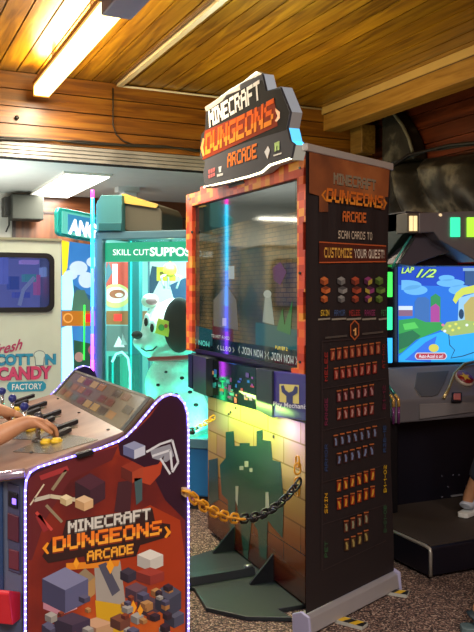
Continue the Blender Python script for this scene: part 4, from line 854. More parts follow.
for (a0, a1_) in [((331, 619), (365, 628)), ((376, 591), (408, 596))]:
    c0 = S.loc(on_z(*a0, .0)); c1_ = S.loc(on_z(*a1_, .0)); d_ = (c1_-c0); d_.z = 0; L1 = d_.length; d_.normalize(); nrm = Vector((-d_.y, d_.x, 0))
    v0 = c0-d_*.06
    mb = MB(); W2 = .024; k_ = 7; tot = L1+.06
    for i in range(k_):
        a_ = v0+d_*tot*i/k_; b_ = v0+d_*tot*(i+1)/k_; sh = d_*tot/k_*.6
        cc = M('#d0a820') if i % 2 else M('#18181a')
        top = [a_-nrm*W2, b_-nrm*W2, b_+nrm*W2+(sh if i < k_-1 else Vector()), a_+nrm*W2+(sh if i else Vector())]
        mb.add([(p_.x, p_.y, .014) for p_ in top], [(0, 1, 2, 3)], cc)
    p4 = [v0-nrm*W2*1.15, v0+d_*tot-nrm*W2*1.15, v0+d_*tot+nrm*W2*1.15, v0+nrm*W2*1.15]
    mb.prism([(p_.x, p_.y) for p_ in p4], 0, .0135, M('#b0b0a8'), axis='z'); mb.build('foot', r)
# print
pr_ = MB(); q = lambda pts: S.q(pts); yy = -.0062; P_ = lambda a_, b_: S.uv(a_, b_)
ob_ = ramp_mat('orange_banner_print', [(.35, '#5c3420'), (.55, '#90522c'), (.7, '#ac6c3c')], scale=3, rough=.5)
pr_.flat(q([(308, 150), (388.6, 168), (387, 197), (384, 197), (384, 210), (380, 210), (380, 200), (327, 196), (327, 212), (318, 212), (318, 196), (308, 193)]), yy+.0002, ob_)
for k in (1, 0):
    o_ = .9*k; y2 = yy-.0004+.0002*k
    ptext(pr_, 'MINECRAFT', P_(332.5, 184+o_), P_(374.5, 190.5+o_), P_(332.5, 172.7+o_), M('#3a2c20' if k else '#857c68'), y2, gap=.9, bold=.22)
    ptext(pr_, 'DUNGEONS', P_(325, 201.5+o_), P_(381, 208.5+o_), P_(326, 188+o_), M('#3c1808' if k else '#cc6a20'), y2, m2=None if k else M('#e08a2c'), gap=.9, bold=.22)
pr_.flat(q([(320, 195), (324, 190), (325, 191), (322, 195), (325, 200), (324, 201)]), yy-.0004, M('#d07a20')); pr_.flat(q([(386, 203), (383, 199), (382, 200), (384, 204), (382, 208), (383, 209)]), yy-.0004, M('#d07a20'))
ptext(pr_, 'ARCADE', P_(341.6, 221.5), P_(365, 223), P_(341.6, 211), M('#c8682c'), yy, gap=.9, bold=.22)
ptext(pr_, 'SCAN CARDS TO', P_(337, 238.5), P_(371, 240), P_(337, 230.5), M('#b8ac98'), yy)
pr_.flat(q([(318, 243), (384.8, 247), (384.8, 262), (318, 262)]), yy+.0001, M('#4a1c12')); 
for a_, b_ in [((318, 241.5), (385, 245.5)), ((318, 262), (385, 261))]: pr_.flat(q([a_, b_, (b_[0], b_[1]+1.2), (a_[0], a_[1]+1.2)]), yy, M('#b8582c'))
ptext(pr_, 'CUSTOMIZE', P_(323, 257.5), P_(351, 258), P_(323, 247.5), M('#d8a848'), yy-.0003); ptext(pr_, 'YOUR QUEST!', P_(353, 258), P_(383, 258.5), P_(353, 249), M('#cfc8b8'), yy-.0003)
cc_ = [(323, ['#c06a38', '#7a3a20', '#a85428']), (340, ['#8a8a88', '#4a4a4c', '#6c6c6c']), (354, ['#a84a30', '#5a2820', '#8a3c28']), (367, ['#8a3a70', '#4a2040', '#a8983c']), (378, ['#6a8a3c', '#38501c', '#52702c'])]
for x_, c_ in cc_:
    cube_art(pr_, S, x_, 281, 8, 9, c_, yy-.0001); cube_art(pr_, S, x_+1.5, 290, 9, 8, [c_[1], c_[2], c_[0]], yy-.0002); cube_art(pr_, S, x_, 299, 7, 8, c_, yy-.0003)
for (t_, x0_, x1_, c_) in [('SKIN', 319.5, 328, '#c8a430'), ('ARMOR', 333, 344, '#3a5078'), ('MELEE', 348, 359, '#8a2c2c'), ('RANGE', 363.5, 374, '#80305c'), ('PET', 380, 385, '#3c7048')]:
    ptext(pr_, t_, P_(x0_, 316), P_(x1_, 315.6), P_(x0_, 310), M(c_), yy); pr_.flat(q([(x0_-2.5, 318.5), (x1_+1, 317.6), (x1_+1, 319.4), (x0_-2.5, 320.3)]), yy, M('#8a8478'))
hx_ = [(353.5, 319.5), (358, 324), (358, 335), (353.5, 340.5), (349, 335.5), (349, 324.5)]
pr_.flat(q(hx_), yy-.0001, M('#a85428')); pr_.flat(q([(353.5+(a_-353.5)*.78, 330+(b_-330)*.84) for a_, b_ in hx_]), yy-.0002, M('#2a1814')); ptext(pr_, '1', P_(352, 335.5), P_(355, 335.4), P_(352, 328), M('#d8a060'), yy-.0003)
pr_.flat(q([(324, 336.8), (346, 334.6), (346, 336.6), (324, 338.8)]), yy, M('#4a4440')); pr_.flat(q([(361, 333), (382, 330.8), (382, 332.8), (361, 335)]), yy, M('#4a4440'))
rows = [(8, 331.5, 355, 377, 348.5, '#7a2c1c', '#b07050'), (7, 335, 374, 373.6, 368, '#7a2018', '#b07060'), (6, 337.8, 396.5, 370.5, 390.5, '#5a1c20', '#a07878'), (6, 338, 414.5, 370.5, 409, '#6a2018', '#a88078'),
        (7, 334.6, 441, 373.6, 432, '#3a2020', '#6a7898'), (6, 338, 459, 370.5, 450, '#3a2020', '#6a789c'), (6, 337.8, 486, 371.5, 475, '#8a2c10', '#c89838'), (6, 338, 504, 371.5, 492, '#8a2810', '#c89030'), (4, 345, 526.5, 365, 518, '#5a2a1c', '#8a8c70'), (4, 345.6, 545, 365, 536, '#4a3018', '#9a8a50')]
for n_, xa_, ya_, xb_, yb_, c1_, c2_ in rows:
    for i in range(n_):
        t = i/(n_-1); x_ = xa_+(xb_-xa_)*t; y_ = ya_+(yb_-ya_)*t; w_ = 2.1
        pr_.flat(q([(x_-w_, y_-4), (x_+w_, y_-4.5), (x_+w_, y_+5), (x_-w_, y_+5.6)]), yy, M(c1_)); pr_.flat(q([(x_-w_*1.1, y_-6.2), (x_+w_*1.1, y_-6.8), (x_+w_*1.1, y_-5.4), (x_-w_*1.1, y_-4.8)]), yy, M('#a85c30'))
        a_ = random.uniform(-.8, .8)
        pr_.flat(q([(x_-1.1+a_, y_-2.8), (x_+.5+a_, y_-3.2), (x_+1.4, y_+.2), (x_+.9-a_, y_+4.2), (x_-.8-a_, y_+4.2), (x_-.6, y_+.4)]), yy-.0002, M(c2_))
def vt(t_, x_, y0_, y1_, c_, w_=3.2): ptext(pr_, t_, P_(x_+w_/2, y1_), P_(x_+w_/2, y0_), P_(x_-w_/2, y1_+.3), M(c_), yy)
for t_, y0_, y1_, c_ in [('MELEE', 352, 381, '#8c2420'), ('RANGE', 398, 425, '#6a2040'), ('ARMOR', 444, 471, '#2c4068'), ('SKIN', 493, 513, '#c8961c'), ('PET', 541, 557, '#2c5434')]: vt(t_, 325, y0_, y1_, c_)
for t_, y0_, y1_, c_, x_ in [('AT-1-10', 344, 368, '#7a2420', 382.5), ('B1-12', 385, 409, '#5a1c34', 383), ('R2B-1B', 425, 452, '#24406a', 383.5), ('B4-1-02', 465, 492, '#c09a1c', 384), ('B-81-0B', 505, 532, '#2c5438', 384)]:
    t_ = ''.join(c for c in t_.replace('4', '1') if c in GL); vt(t_, x_, y0_, y1_, c_, 3)
for (y0_, y1_) in [(341, 336), (388, 378), (430, 417), (482, 464), (524, 504), (570, 540)]:
    pr_.flat(q([(321, y0_), (384.6, y1_), (384.6, y1_+.8), (321, y0_+.8)]), yy, M('#33292a'))
pr_.flat(q([(320.5, 341), (321.2, 341), (321.2, 570), (320.5, 570)]), yy, M('#33292a'))
pr_.build('print', r)

# ---------------------------------------------------------------- racing cabinet
YS = 3.75
S = Surf((2.6, YS), (3.6, YS))
r = thing('racing_cabinet', 'grey and black racing game cabinet with bright screen and star button', 'arcade machine', (2.6, YS, 0), 0)
blackm = M('#0a0a18', .45); grey = M('#77747a', .4, .2); grey2 = M('#8c888a', .35, .2); XE = 1.35
q = lambda pts, k=0: S.q(pts, k)
MB().box(.08, XE, .25, .95, .0, 1.8, M('#0c0c14', .5)).build('cabinet', r)
MB().box(-.02, .08, -.18, .95, .16, .70, M('#08080f', .5)).build('side_wall', r, bevel=.01)
MB().box(.08, XE, -.05, .25, .16, .70, blackm).build('front_panel', r)
mb = MB()
for (a_, b_) in [(442, 476), (453, 475), (459, 475), (470, 474), (442, 497), (448, 487), (466, 486)]: c_ = S.uv(a_, b_, -.052); mb.ball((c_[0], -.052, c_[1]), .006, M('#585866', .3), 8, 5)
mb.box(S.uv(452, 496, -.06)[0], S.uv(463, 496, -.06)[0], -.06, -.05, S.uv(452, 497, -.06)[1], S.uv(452, 495.5, -.06)[1], M('#8a8a90', .3)); mb.build('front_fittings', r)
# platform
bx0 = 2.45-2.6; by0 = 3.02-YS
MB().prism([(bx0, by0), (XE+.2, by0-.02), (XE+.2, .9), (bx0, .9)], .015, .155, blackm, axis='z').build('platform', r, bevel=.01)
MB().box(bx0+.02, XE+.18, by0+.02, .25, .155, .162, M('#3a302a', .7)).build('foot_mat', r)
mb = MB(); mb.tube([(bx0, .5, .158), (bx0, by0+.03, .158), (bx0+.004, by0, .15), (bx0+.004, by0-.004, .13), (bx0+.004, by0-.004, .02)], .009, M('#a8a49c', .3, .5)); mb.build('edge_trim', r)
# monitor
xl = S.uv(397.5, 300)[0]; z0 = S.uv(398, 362)[1]; z1 = S.uv(398, 264)[1]; xr_ = xl+(z1-z0)*16/9
MB().box(.10, xr_+.12, .0, .25, z0-.05, z1+.04, M('#0a0c12', .3)).build('bezel', r)
mb = MB(); emi = lambda c_, e=.6: M(c_, .15, emit=e); Y0 = -.004
mb.rect(xl, xr_, z0, z1, Y0, emi('#0c3cb8')); f = lambda pts: q(pts)
mb.flat(f([(398, 285), (478, 287), (478, 362), (398, 362)]), Y0-.0005, emi('#1c6cd0'))
for (a_, b_, c_, d_) in [(405, 285, 16, 5), (415, 290, 12, 5), (450, 283, 14, 4), (446, 278, 8, 3), (460, 290, 12, 5)]: mb.flat(f([p_ for p_ in ell(a_, b_, c_, d_) if p_[0] > 398]), Y0-.001, emi('#6cb4e8'))
mb.flat(f([(414, 322), (414, 302), (417, 297.5), (425, 297), (429, 300), (429, 322)]), Y0-.0015, emi('#3a68a8')); mb.flat(f([(430, 320), (430, 297), (435, 293.5), (440, 297), (440, 320)]), Y0-.0012, emi('#2c8a3c')); mb.flat(f([(430, 322), (430, 307), (435, 303.5), (439, 307), (439, 322)]), Y0-.0018, emi('#b03a8c'))
mb.flat(f([(398, 306), (412, 306), (412, 310), (398, 310)]), Y0-.0014, emi('#d8e0e8')); mb.flat(f([(398, 310), (412, 310), (412, 316), (398, 316)]), Y0-.0014, emi('#8a5a70'))
mb.flat(f([(398, 320), (415, 318), (425, 322), (440, 322), (445, 328), (430, 334), (415, 340), (402, 352), (398, 354)]), Y0-.002, emi('#2f9a30')); mb.flat(f([(398, 334), (412, 330), (420, 336), (408, 346), (398, 350)]), Y0-.0024, emi('#1c6a28')); mb.flat(f([(402, 324), (414, 322), (418, 328), (404, 330)]), Y0-.0024, emi('#58c848'))
mb.flat(f([(398, 356), (420, 338), (440, 332), (478, 330), (478, 362), (398, 362)]), Y0-.0022, emi('#28a8e8')); mb.flat(f([(404, 360), (425, 342), (436, 336), (430, 362)]), Y0-.0026, emi('#2c68d8'))
mb.flat(f(ell(433, 348, 5, 4)), Y0-.003, emi('#d8c838')); mb.flat(f([(440, 330), (446, 322), (478, 318), (478, 332), (450, 336)]), Y0-.0028, emi('#a8b858'))
arch = [(452, 300), (455, 293), (461, 288), (478, 284), (478, 292), (463, 295), (458, 299), (455, 304)]
mb.flat(f(arch), Y0-.003, emi('#d8d840')); mb.flat(f([(458, 298), (478, 292), (478, 322), (457, 322)]), Y0-.0027, emi('#9cc8e0')); mb.flat(f([(463, 305), (470, 297), (478, 296), (478, 322), (464, 320)]), Y0-.0031, emi('#c0a850')); mb.flat(f(ell(460.5, 314, 2.6, 5)), Y0-.0034, emi('#1c3050'))
mb.flat(f([(464, 269), (478, 269), (478, 285), (464, 285)]), Y0-.0033, emi('#2c4a78')); mb.flat(f([(462, 268), (478, 268), (478, 271), (462, 271)]), Y0-.0035, emi('#88a8c8'))
for (a_, b_) in [(449, 326), (444, 331), (455, 324), (452, 330), (466, 325), (474, 324), (442, 325), (458, 328)]: mb.flat(f(ell(a_, b_, 1.6, 1.4, 8)), Y0-.0036, emi(random.choice(['#e8e050', '#e87890', '#f0f0e0', '#d84a40'])))
line_ = [(448, 334), (449, 345), (454, 350), (450, 358), (462, 356), (474, 352)]
mb.tube([(a_, Y0-.003, b_) for a_, b_ in f(line_)], .003, emi('#1c3a58'), 5)
for k in (1, 0):
    o_ = .5*k; c_ = emi('#104820') if k else emi('#c8f070'); y_ = Y0-.0040-.0004*(1-k)
    ftext(mb, 'LAP', S.uv(400.5-o_, 273.5+o_), S.uv(413+o_, 272.5+o_), S.uv(401-o_, 268-o_), c_, y_, off=.03+.04*k, shear=.1); ftext(mb, '1/2', S.uv(415-o_, 277.5+o_), S.uv(434+o_, 277.5+o_), S.uv(417-o_, 269-o_), c_, y_, off=.02+.04*k, shear=.3)
mb.flat(f([(416, 352.5), (444, 352.5), (446, 355), (446, 357), (444, 359.5), (416, 359.5), (414, 357), (414, 355)]), Y0-.004, emi('#d8d0d0')); mb.flat(f([(416.5, 353.3), (443.5, 353.3), (445, 355), (445, 357), (443.5, 358.8), (416.5, 358.8), (415, 357), (415, 355)]), Y0-.0044, emi('#b8242c')); ftext(mb, 'Auto-Accel is on!', S.uv(418, 357.8), S.uv(442, 357.8), S.uv(418, 354.3), emi('#ffffff'), Y0-.0048)
mb.build('screen', r)
# light bars beside the screen
for (a_, b_, c_) in [(272, 297, '#40e050'), (307, 330, '#30d890'), (338, 363, '#30a0e8')]:
    mb = MB(); uv0 = S.uv(387, b_, -.01); uv1 = S.uv(392.5, a_, -.01); mb.box(uv0[0], uv1[0], -.012, .0, uv0[1], uv1[1], M(c_, emit=1.3)); mb.build('light_bar', r, bevel=.004)
MB().box(S.uv(385, 300)[0]-.01, S.uv(394, 300)[0]+.01, -.002, .2, z0-.04, z1+.02, M('#06070a', .3)).build('light_column', r)
# header and hood
KH = 3.40-YS
hz0 = S.uv(430, 246, KH)[1]; hz1 = S.uv(430, 212, KH)[1]; hx = S.uv(408, 220, KH)[0]
mb = MB(); mb.prism(q([(419, 213), (478, 211), (478, 262), (440, 240), (434, 232), (419, 233)], KH), KH, KH+.3, grey); mb.build('header', r, bevel=.006)
mb = MB(); mb.prism([(KH+.05, hz1), (KH+.02, hz0+.08), (KH+.2, hz0-.06), (.05, z1+.02), (.4, z1), (.4, hz1-.0)], hx-.0, hx+.06, M('#1c2a26', .4), axis='x'); mb.build('header_side', r, bevel=.006)
mb = MB(); mb.prism([(KH+.02, hz1), (KH+.02, hz1-.1), (KH+.30, hz1-.1), (KH+.30, hz1)], hx, XE, M('#33313a', .4), axis='x'); mb.build('header_core', r)
mb = MB()
for i, x_ in enumerate((410.5, 414.8)): mb.prism(q(rrect_px := [(x_-1.3, 216), (x_+1.3, 216), (x_+1.3, 231), (x_-1.3, 231)], KH), KH-.01, KH+.04, M('#e8c890', emit=1.1))
mb.build('lamp_strip', r)
MB().prism(q([(407.5, 213), (418, 213), (418, 233), (407.5, 233)], KH), KH, KH+.1, M('#5a564e', .4)).build('lamp_housing', r, bevel=.004)
for (a_, c_) in [(454.5, '#38e0a0'), (471, '#a0e838')]:
    mb = MB(); mb.prism(q([(a_-4.5, 217.5), (a_+4.5, 217.5), (a_+4.5, 237), (a_-4.5, 237)], KH), KH-.012, KH, M(c_, emit=1.1)); mb.build('header_light', r, bevel=.003)
mb = MB(); ftext(mb, 'racing', S.uv(424, 239.5, KH), S.uv(438, 238, KH), S.uv(424, 236.8, KH), M('#8a8888'), KH-.002) if 0 else None
mb.ball((S.uv(440, 215, KH)[0], KH-.004, S.uv(440, 215, KH)[1]), .012, M('#e8c898', emit=.8), 10, 6, (1, .3, .7)); mb.build('badge_lamp', r)
# curved hood strips between header and screen
hood = MB(); hm = M('#55525e', .35, .2)
cv = [(402, 263), (412, 234), (432, 233), (441, 243), (456, 240), (478, 237)]
hood.prism(q([(399, 264), (404, 249), (416, 233), (433, 232), (442, 240), (460, 236), (478, 234), (478, 249), (462, 250), (440, 255), (420, 262), (412, 266)], KH+.08), KH+.08, KH+.28, hm)
hood.prism(q([(399, 266), (415, 256), (440, 250), (460, 245), (478, 243), (478, 266)], KH+.16), KH+.16, KH+.30, M('#1c1a22', .3)); hood.build('hood', r, bevel=.006)
mb = MB(); mb.prism(q([(466, 252), (474, 250), (478, 253), (478, 263), (460, 264)], KH+.14), KH+.14, KH+.16, M('#8a1a24', .4)); mb.ball((S.uv(479, 258, KH+.12)[0], KH+.13, S.uv(479, 258, KH+.12)[1]), .035, M('#c8b838', .4), 14, 8, (1, .3, 1)); mb.build('hood_emblem', r)
mb = MB(); mb.tube([(S.uv(a_, b_, KH+.05)[0], KH+.05, S.uv(a_, b_, KH+.05)[1]) for a_, b_ in [(411, 236), (404, 247), (396, 260), (392, 268)]], .006, M('#3c9c98', .2, .3)); mb.tube([(S.uv(a_, b_, KH+.05)[0], KH+.05, S.uv(a_, b_, KH+.05)[1]) for a_, b_ in [(414, 238), (407, 249), (400, 260), (396, 267)]], .005, M('#50605c', .2, .5)); mb.build('hood_trim', r)
# dashboard
KD = 3.53-YS; xd = .0
zd0 = S.uv(414, 422, KD)[1]; zd1 = S.uv(414, 400, KD)[1]
mb = MB(); prof = [(KD, zd0), (KD-.005, zd1), (KD+.02, zd1+.02), (-.03, z0-.03), (-.01, z0-.03), (.2, z0-.03), (.2, zd0)]
mb.prism(prof, .03, XE, grey, axis='x'); mb.build('dashboard', r, bevel=.008)
mb = MB(); 
for i, o_ in enumerate((-.006, .028)):
    pts = [(o_, -.0, z0-.01), (o_, -.06, z0-.04), (o_+.01, KD+.08, zd1+.08), (o_+.015, KD+.02, zd1+.035)]
    mb.tube(pts, .008, M('#3c8a84', .2, .4), 8); mb.tube([(o_+.015, KD+.02, zd1+.035), (o_+.018, KD-.006, zd1+.01), (o_+.018, KD-.008, zd1-.03)], .009, M('#e0b060', .25, .4), 8); mb.tube([(o_+.018, KD-.008, zd1-.03), (o_+.018, KD-.006, zd0)], .008, M('#7a3a78', .25, .3), 8)
mb.build('dash_trim', r)
mb = MB(); mb.prism(q([(419, 404), (478, 402), (478, 411), (419, 419)], KD-.005), KD-.014, KD-.004, grey2); mb.build('lower_lip', r, bevel=.003)
# recessed dash shapes lying on the slope
def dslope(px_, py_, off=0):
    a_ = Vector((0, KD+.02, zd1+.02)); b_ = Vector((0, -.03, z0-.03)); n_ = Vector((0, -(b_-a_).z, (b_-a_).y)).normalized()
    R_ = ray(px_, py_); o_ = Vector((0-2.6, 0-YS, EYE)); t = ((a_+n_*off)-o_).dot(n_)/R_.dot(n_); return o_+R_*t, n_
def dshape(name, pts, th, m, bev=.003):
    P = [dslope(a_, b_)[0] for a_, b_ in pts]; n_ = dslope(440, 380)[1]; k_ = len(P)
    mb = MB().add([p_+n_*th for p_ in P]+[p_-n_*.004 for p_ in P], [tuple(range(k_)), tuple(range(2*k_-1, k_-1, -1))]+[(i, i+k_, (i+1) % k_+k_, (i+1) % k_) for i in range(k_)], m); return mb.build(name, r, bevel=bev)
dshape('dash_inset', [(417, 373), (449, 371), (444, 384), (438, 395), (432, 397), (420, 397), (414, 388)], .006, M('#57565a', .35, .3)); dshape('start_button', [(453, 394.5), (460, 394.5), (460, 401), (453, 401)], .012, M('#b86a62', .4)); dshape('button_rim', [(451.5, 393), (461.5, 393), (461.5, 402.5), (451.5, 402.5)], .008, M('#15151a', .4))
c3, n3 = dslope(463.5, 379.5); mb = MB(); mb.tube([c3, c3+n3*.02], [.062, .058], M('#c8b8a8', .3), 28); mb.tube([c3+n3*.018, c3+n3*.024], .052, M('#8c1418', .35), 28); mb.build('star_button', r)
mb = MB(); ux = Vector((1, 0, 0)); uy = n3.cross(ux); st = []
for i in range(10): a_ = math.pi/2+i*math.pi/5; rr = .038 if i % 2 == 0 else .016; st.append(c3+n3*.026+ux*rr*math.cos(a_)+uy*rr*math.sin(a_))
mb.add(st, [tuple(range(10))], M('#e0b428')); mb.build('star', r)
mb = MB(); 
mb.tube([dslope(a_, b_, .012)[0] for a_, b_ in [(444, 398), (449, 388), (454, 374), (464, 364), (478, 361)]], .010, M('#a89468', .25, .5)); mb.build('dash_rim', r)
area('race_screen_glow', (2.6+(xl+xr_)/2, YS-.03, (z0+z1)/2), xr_-xl, z1-z0, 2.2, (.35, .65, 1), (math.pi/2, 0, 0))

# ---------------------------------------------------------------- people
skin = ramp_mat('skin', [(.3, '#b07a58'), (.7, '#c8936e')], scale=14, rough=.5)
def skinned(name, parent, verts, edges, radii, mat, sub=2, rootv=0):
    me = bpy.data.meshes.new(name); me.from_pydata([tuple(v) for v in verts], edges, []); me.materials.append(mat)
    o_ = bpy.data.objects.new(name, me); C.objects.link(o_); o_.parent = parent
    sk = o_.modifiers.new('skin', 'SKIN'); sk.use_smooth_shade = True
    ly = me.skin_vertices[0] if me.skin_vertices else None
    if ly is None:
        bpy.context.view_layer.objects.active = o_; o_.select_set(True); bpy.ops.mesh.customdata_skin_add(); ly = me.skin_vertices[0]; o_.select_set(False)
    for i, rr in enumerate(radii): ly.data[i].radius = (rr, rr) if not isinstance(rr, tuple) else rr; ly.data[i].use_root = (i == rootv)
    s_ = o_.modifiers.new('sub', 'SUBSURF'); s_.levels = sub; s_.render_levels = sub
    return o_
def figure(label, loc, rz, height, J, shirt, pants, hair_c, shoe_c, hands=None, arm_cut=None):
    root = thing('person', label, 'person', loc, rz)
    s = height/1.75
    V_ = []; Ed = []; R_ = []
    def add(p_, r_, par=None):
        V_.append(Vector(p_)); R_.append(r_)
        if par is not None: Ed.append((par, len(V_)-1))
        return len(V_)-1
    pel = add(J['pelvis'], .13*s); sp1 = add(Vector(J['pelvis']).lerp(Vector(J['chest']), .5), .12*s, pel); ch = add(J['chest'], .14*s, sp1); nk = add(J['neck'], .055*s, ch); hd0 = add(Vector(J['head'])-Vector((0, 0, .06*s)), .075*s, nk); hd = add(J['head'], .10*s, hd0); add(Vector(J['head'])+Vector((0, 0, .09*s)), .075*s, hd)
    for sd in ('l', 'r'):
        sh = add(J['sh_'+sd], .055*s, ch); el = add(J['el_'+sd], .040*s, sh); mi = add(Vector(J['el_'+sd]).lerp(Vector(J['wr_'+sd]), .35), .040*s, el); wr_ = add(J['wr_'+sd], .027*s, mi)
        if hands and sd in hands: add_hand(add, wr_, J['wr_'+sd], hands[sd], s)
        else:
            d_ = (Vector(J['wr_'+sd])-Vector(J['el_'+sd])).normalized(); add_hand(add, wr_, J['wr_'+sd], (d_, Vector((0, 0, 1))), s)
        hp = add(J['hip_'+sd], .085*s, pel); kn = add(J['kn_'+sd], .058*s, hp); an = add(J['an_'+sd], .038*s, kn); add(Vector(J['an_'+sd])-Vector((0, 0, .03)), .036*s, an)
    body = skinned('body', root, V_, Ed, R_, skin)
    def cloth(name, ids, eds, rad, m): return skinned(name, root, ids, eds, rad, m)
    P = {k: Vector(v) for k, v in J.items()}
    vs2 = [P['pelvis']+Vector((0, 0, .02)), P['pelvis'].lerp(P['chest'], .5), P['chest'], P['chest'].lerp(P['neck'], .6), P['sh_l'], P['sh_l'].lerp(P['el_l'], .6), P['sh_r'], P['sh_r'].lerp(P['el_r'], .6)]
    cloth('shirt', vs2, [(0, 1), (1, 2), (2, 3), (2, 4), (4, 5), (2, 6), (6, 7)], [.15*s, .145*s, .16*s, .09*s, .075*s, .065*s, .075*s, .065*s], M(shirt, .9))
    vs2 = [P['pelvis'], P['hip_l'], P['kn_l'], P['kn_l'].lerp(P['an_l'], J.get('hem', .7) if not isinstance(J.get('hem', .7), Vector) else .7), P['hip_r'], P['kn_r'], P['kn_r'].lerp(P['an_r'], .7)]
    cloth('trousers', vs2, [(0, 1), (1, 2), (2, 3), (0, 4), (4, 5), (5, 6)], [.15*s, .105*s, .075*s, .06*s, .105*s, .075*s, .06*s], M(pants, .9))
    hdv = P['head']; fw = Vector((1, 0, 0))
    mb = MB(); mb.ball(hdv+Vector((-.015*s, 0, .055*s)), .115*s, M(hair_c, .8), 18, 12, (1.02, 1, .95)); mb.build('hair', root)
    mb = MB()
    for yy_ in (-.035, .035): mb.ball(hdv+Vector((.098*s, yy_*s, .0)), .014*s, M('#f0ece6'), 10, 6); mb.ball(hdv+Vector((.109*s, yy_*s, .0)), .006*s, bk, 8, 5)
    mb.build('eyes', root)
    mb = MB(); mb.ball(hdv+Vector((.11*s, 0, -.03*s)), .015*s, skin, 10, 6, (1, .8, 1.3)); mb.build('nose', root)
    mb = MB(); mb.ball(hdv+Vector((.095*s, 0, -.065*s)), .02*s, M('#9a5048'), 10, 6, (.5, 1.2, .35)); mb.build('mouth', root)
    for yy_ in (-.1, .1): mb = MB(); mb.ball(hdv+Vector((0, yy_*s, -.01*s)), .026*s, skin, 10, 6, (.7, .35, 1.2)); mb.build('ear', root)
    for sd in ('l', 'r'):
        a_ = P['an_'+sd]; dr = Vector(J.get('toe_'+sd, (1, 0, 0))).normalized(); zf_ = a_.z-.085*s/1.0
        v_ = [a_+Vector((0, 0, -.005)), a_-dr*.035*s+Vector((0, 0, -.045*s)), a_+dr*.06*s+Vector((0, 0, -.045*s)), a_+dr*.16*s+Vector((0, 0, -.055*s))]
        sh = skinned('shoe', root, v_, [(0, 1), (0, 2), (2, 3)], [.046*s, .042*s, .045*s, .035*s], M(shoe_c, .6))
        n_ = Vector((-dr.y, dr.x, 0)); zs = a_.z-.105*s
        ol = []
        for (t_, w_) in [(-.085, .02), (-.07, .036), (0, .04), (.1, .05), (.16, .045), (.2, .02)]: ol.append((a_+dr*t_*s+n_*w_*s))
        for (t_, w_) in [(.2, .02), (.16, .045), (.1, .05), (0, .04), (-.07, .036), (-.085, .02)]: ol.append((a_+dr*t_*s-n_*w_*s))
        mb = MB().prism([(p_.x, p_.y) for p_ in ol], zs, zs+.03*s, M('#d8d8d4' if shoe_c != '#1c2830' else '#54666a', .6), axis='z'); so = mb.build('sole', sh, bevel=.004)
    return root
def add_hand(add, w, wp, spec, s):
    d_, up = Vector(spec[0]).normalized(), Vector(spec[1]).normalized(); curl = spec[2] if len(spec) > 2 else .5; ths = spec[3] if len(spec) > 3 else 1
    sdv = d_.cross(up).normalized(); wp = Vector(wp)
    palm = add(wp+d_*.035*s, (.030*s, .024*s), w); 
    for i, (o_, ln_) in enumerate([(-.030, .068), (-.010, .078), (.010, .073), (.028, .058)]):
        k0 = add(wp+d_*.075*s+sdv*o_*s, .0115*s, palm); p0 = wp+d_*.075*s+sdv*o_*s; dirc = d_
        for j, fr in enumerate((.45, .3, .25)):
            a_ = curl*(.5+.7*j); dd = (d_*math.cos(a_)-up*math.sin(a_)).normalized(); p0 = p0+dd*ln_*fr*s; k0 = add(p0, (.0092-.001*j)*s, k0)
    t0 = add(wp+d_*.025*s-sdv*.035*s*ths, .012*s, palm); t1 = add(wp+d_*.055*s-sdv*.05*s*ths-up*.015*s, .011*s, t0); add(wp+d_*.08*s-sdv*.045*s*ths-up*.03*s, .009*s, t1)
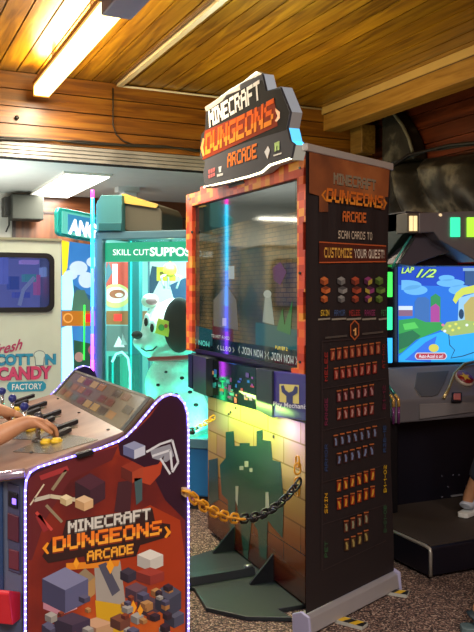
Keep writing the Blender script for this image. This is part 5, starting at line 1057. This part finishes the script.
# child playing at the console, mostly outside the left edge; faces the display (+x)
wr1 = at(28, 421, 2.66); el1 = at(-14, 442, 2.60); tip1 = at(50, 424, 2.70)
wr2 = at(-2, 410, 2.80); el2 = at(-36, 425, 2.86)
px0, py0 = .02, 2.86
Rr = lambda v: Vector((v[0]-px0, v[1]-py0, v[2]))
J = dict(pelvis=(-.12, 0, .66), chest=(-.1, 0, .92), neck=(-.08, 0, 1.06), head=(-.05, 0, 1.19), sh_l=(-.09, .14, .99), sh_r=(-.09, -.14, .99), el_r=Rr(el1), wr_r=Rr(wr1), el_l=Rr(el2), wr_l=Rr(wr2),
         hip_l=(-.12, .07, .62), hip_r=(-.12, -.07, .62), kn_l=(-.10, .08, .35), kn_r=(-.10, -.08, .35), an_l=(-.12, .08, .082), an_r=(-.12, -.08, .082))
figure('child with bare forearms playing the console, one hand on the joystick', (px0, py0, 0), 0, 1.6, J, '#3a5a8a', '#2a3040', '#3a2818', '#8a8a90',
       hands={'r': ((tip1-wr1), (0, 0, 1), .95, -1), 'l': (Vector((.8, .25, -.25)), (0, 0, 1), .8, 1)})
# rider on the racing platform, outside the right edge except one foot
J = dict(pelvis=(0, 0, .74), chest=(0, 0, 1.02), neck=(0, 0, 1.18), head=(.03, 0, 1.32), sh_l=(0, .15, 1.11), sh_r=(0, -.15, 1.11), el_l=(.1, .2, .92), wr_l=(.28, .14, .9), el_r=(.1, -.2, .92), wr_r=(.28, -.14, .9),
         hip_l=(0, .08, .70), hip_r=(0, -.08, .70), kn_l=(-.12, .09, .40), kn_r=(.06, -.09, .40), an_l=(-.36, .05, .092), an_r=(.02, -.09, .092), toe_l=(1, -.2, 0))
J1 = dict(J); J1.update(an_l=(.36, .16, .092), kn_l=(.2, .13, .44), toe_l=(.4, -1, 0), el_l=(.02, .19, .9), wr_l=(.08, .2, .70), el_r=(.02, -.19, .9), wr_r=(.08, -.2, .70))
figure('person in pale shoes standing on the racing cabinet platform', (3.15, 3.0, .162), math.pi/2, 1.5, J1, '#6a7a90', '#2c3040', '#20180f', '#b8c0d0')
fp2 = on_z(474, 636, 0)
J2 = {k: (Vector(v)*1.07 if not k.startswith('toe') else v) for k, v in J.items()}
figure('bystander in dark sneakers standing at the lower right corner', (fp2.x+.40, fp2.y-.14, 0), math.radians(-15), 1.6, J2, '#4a4a52', '#22262e', '#241a12', '#1c2830')
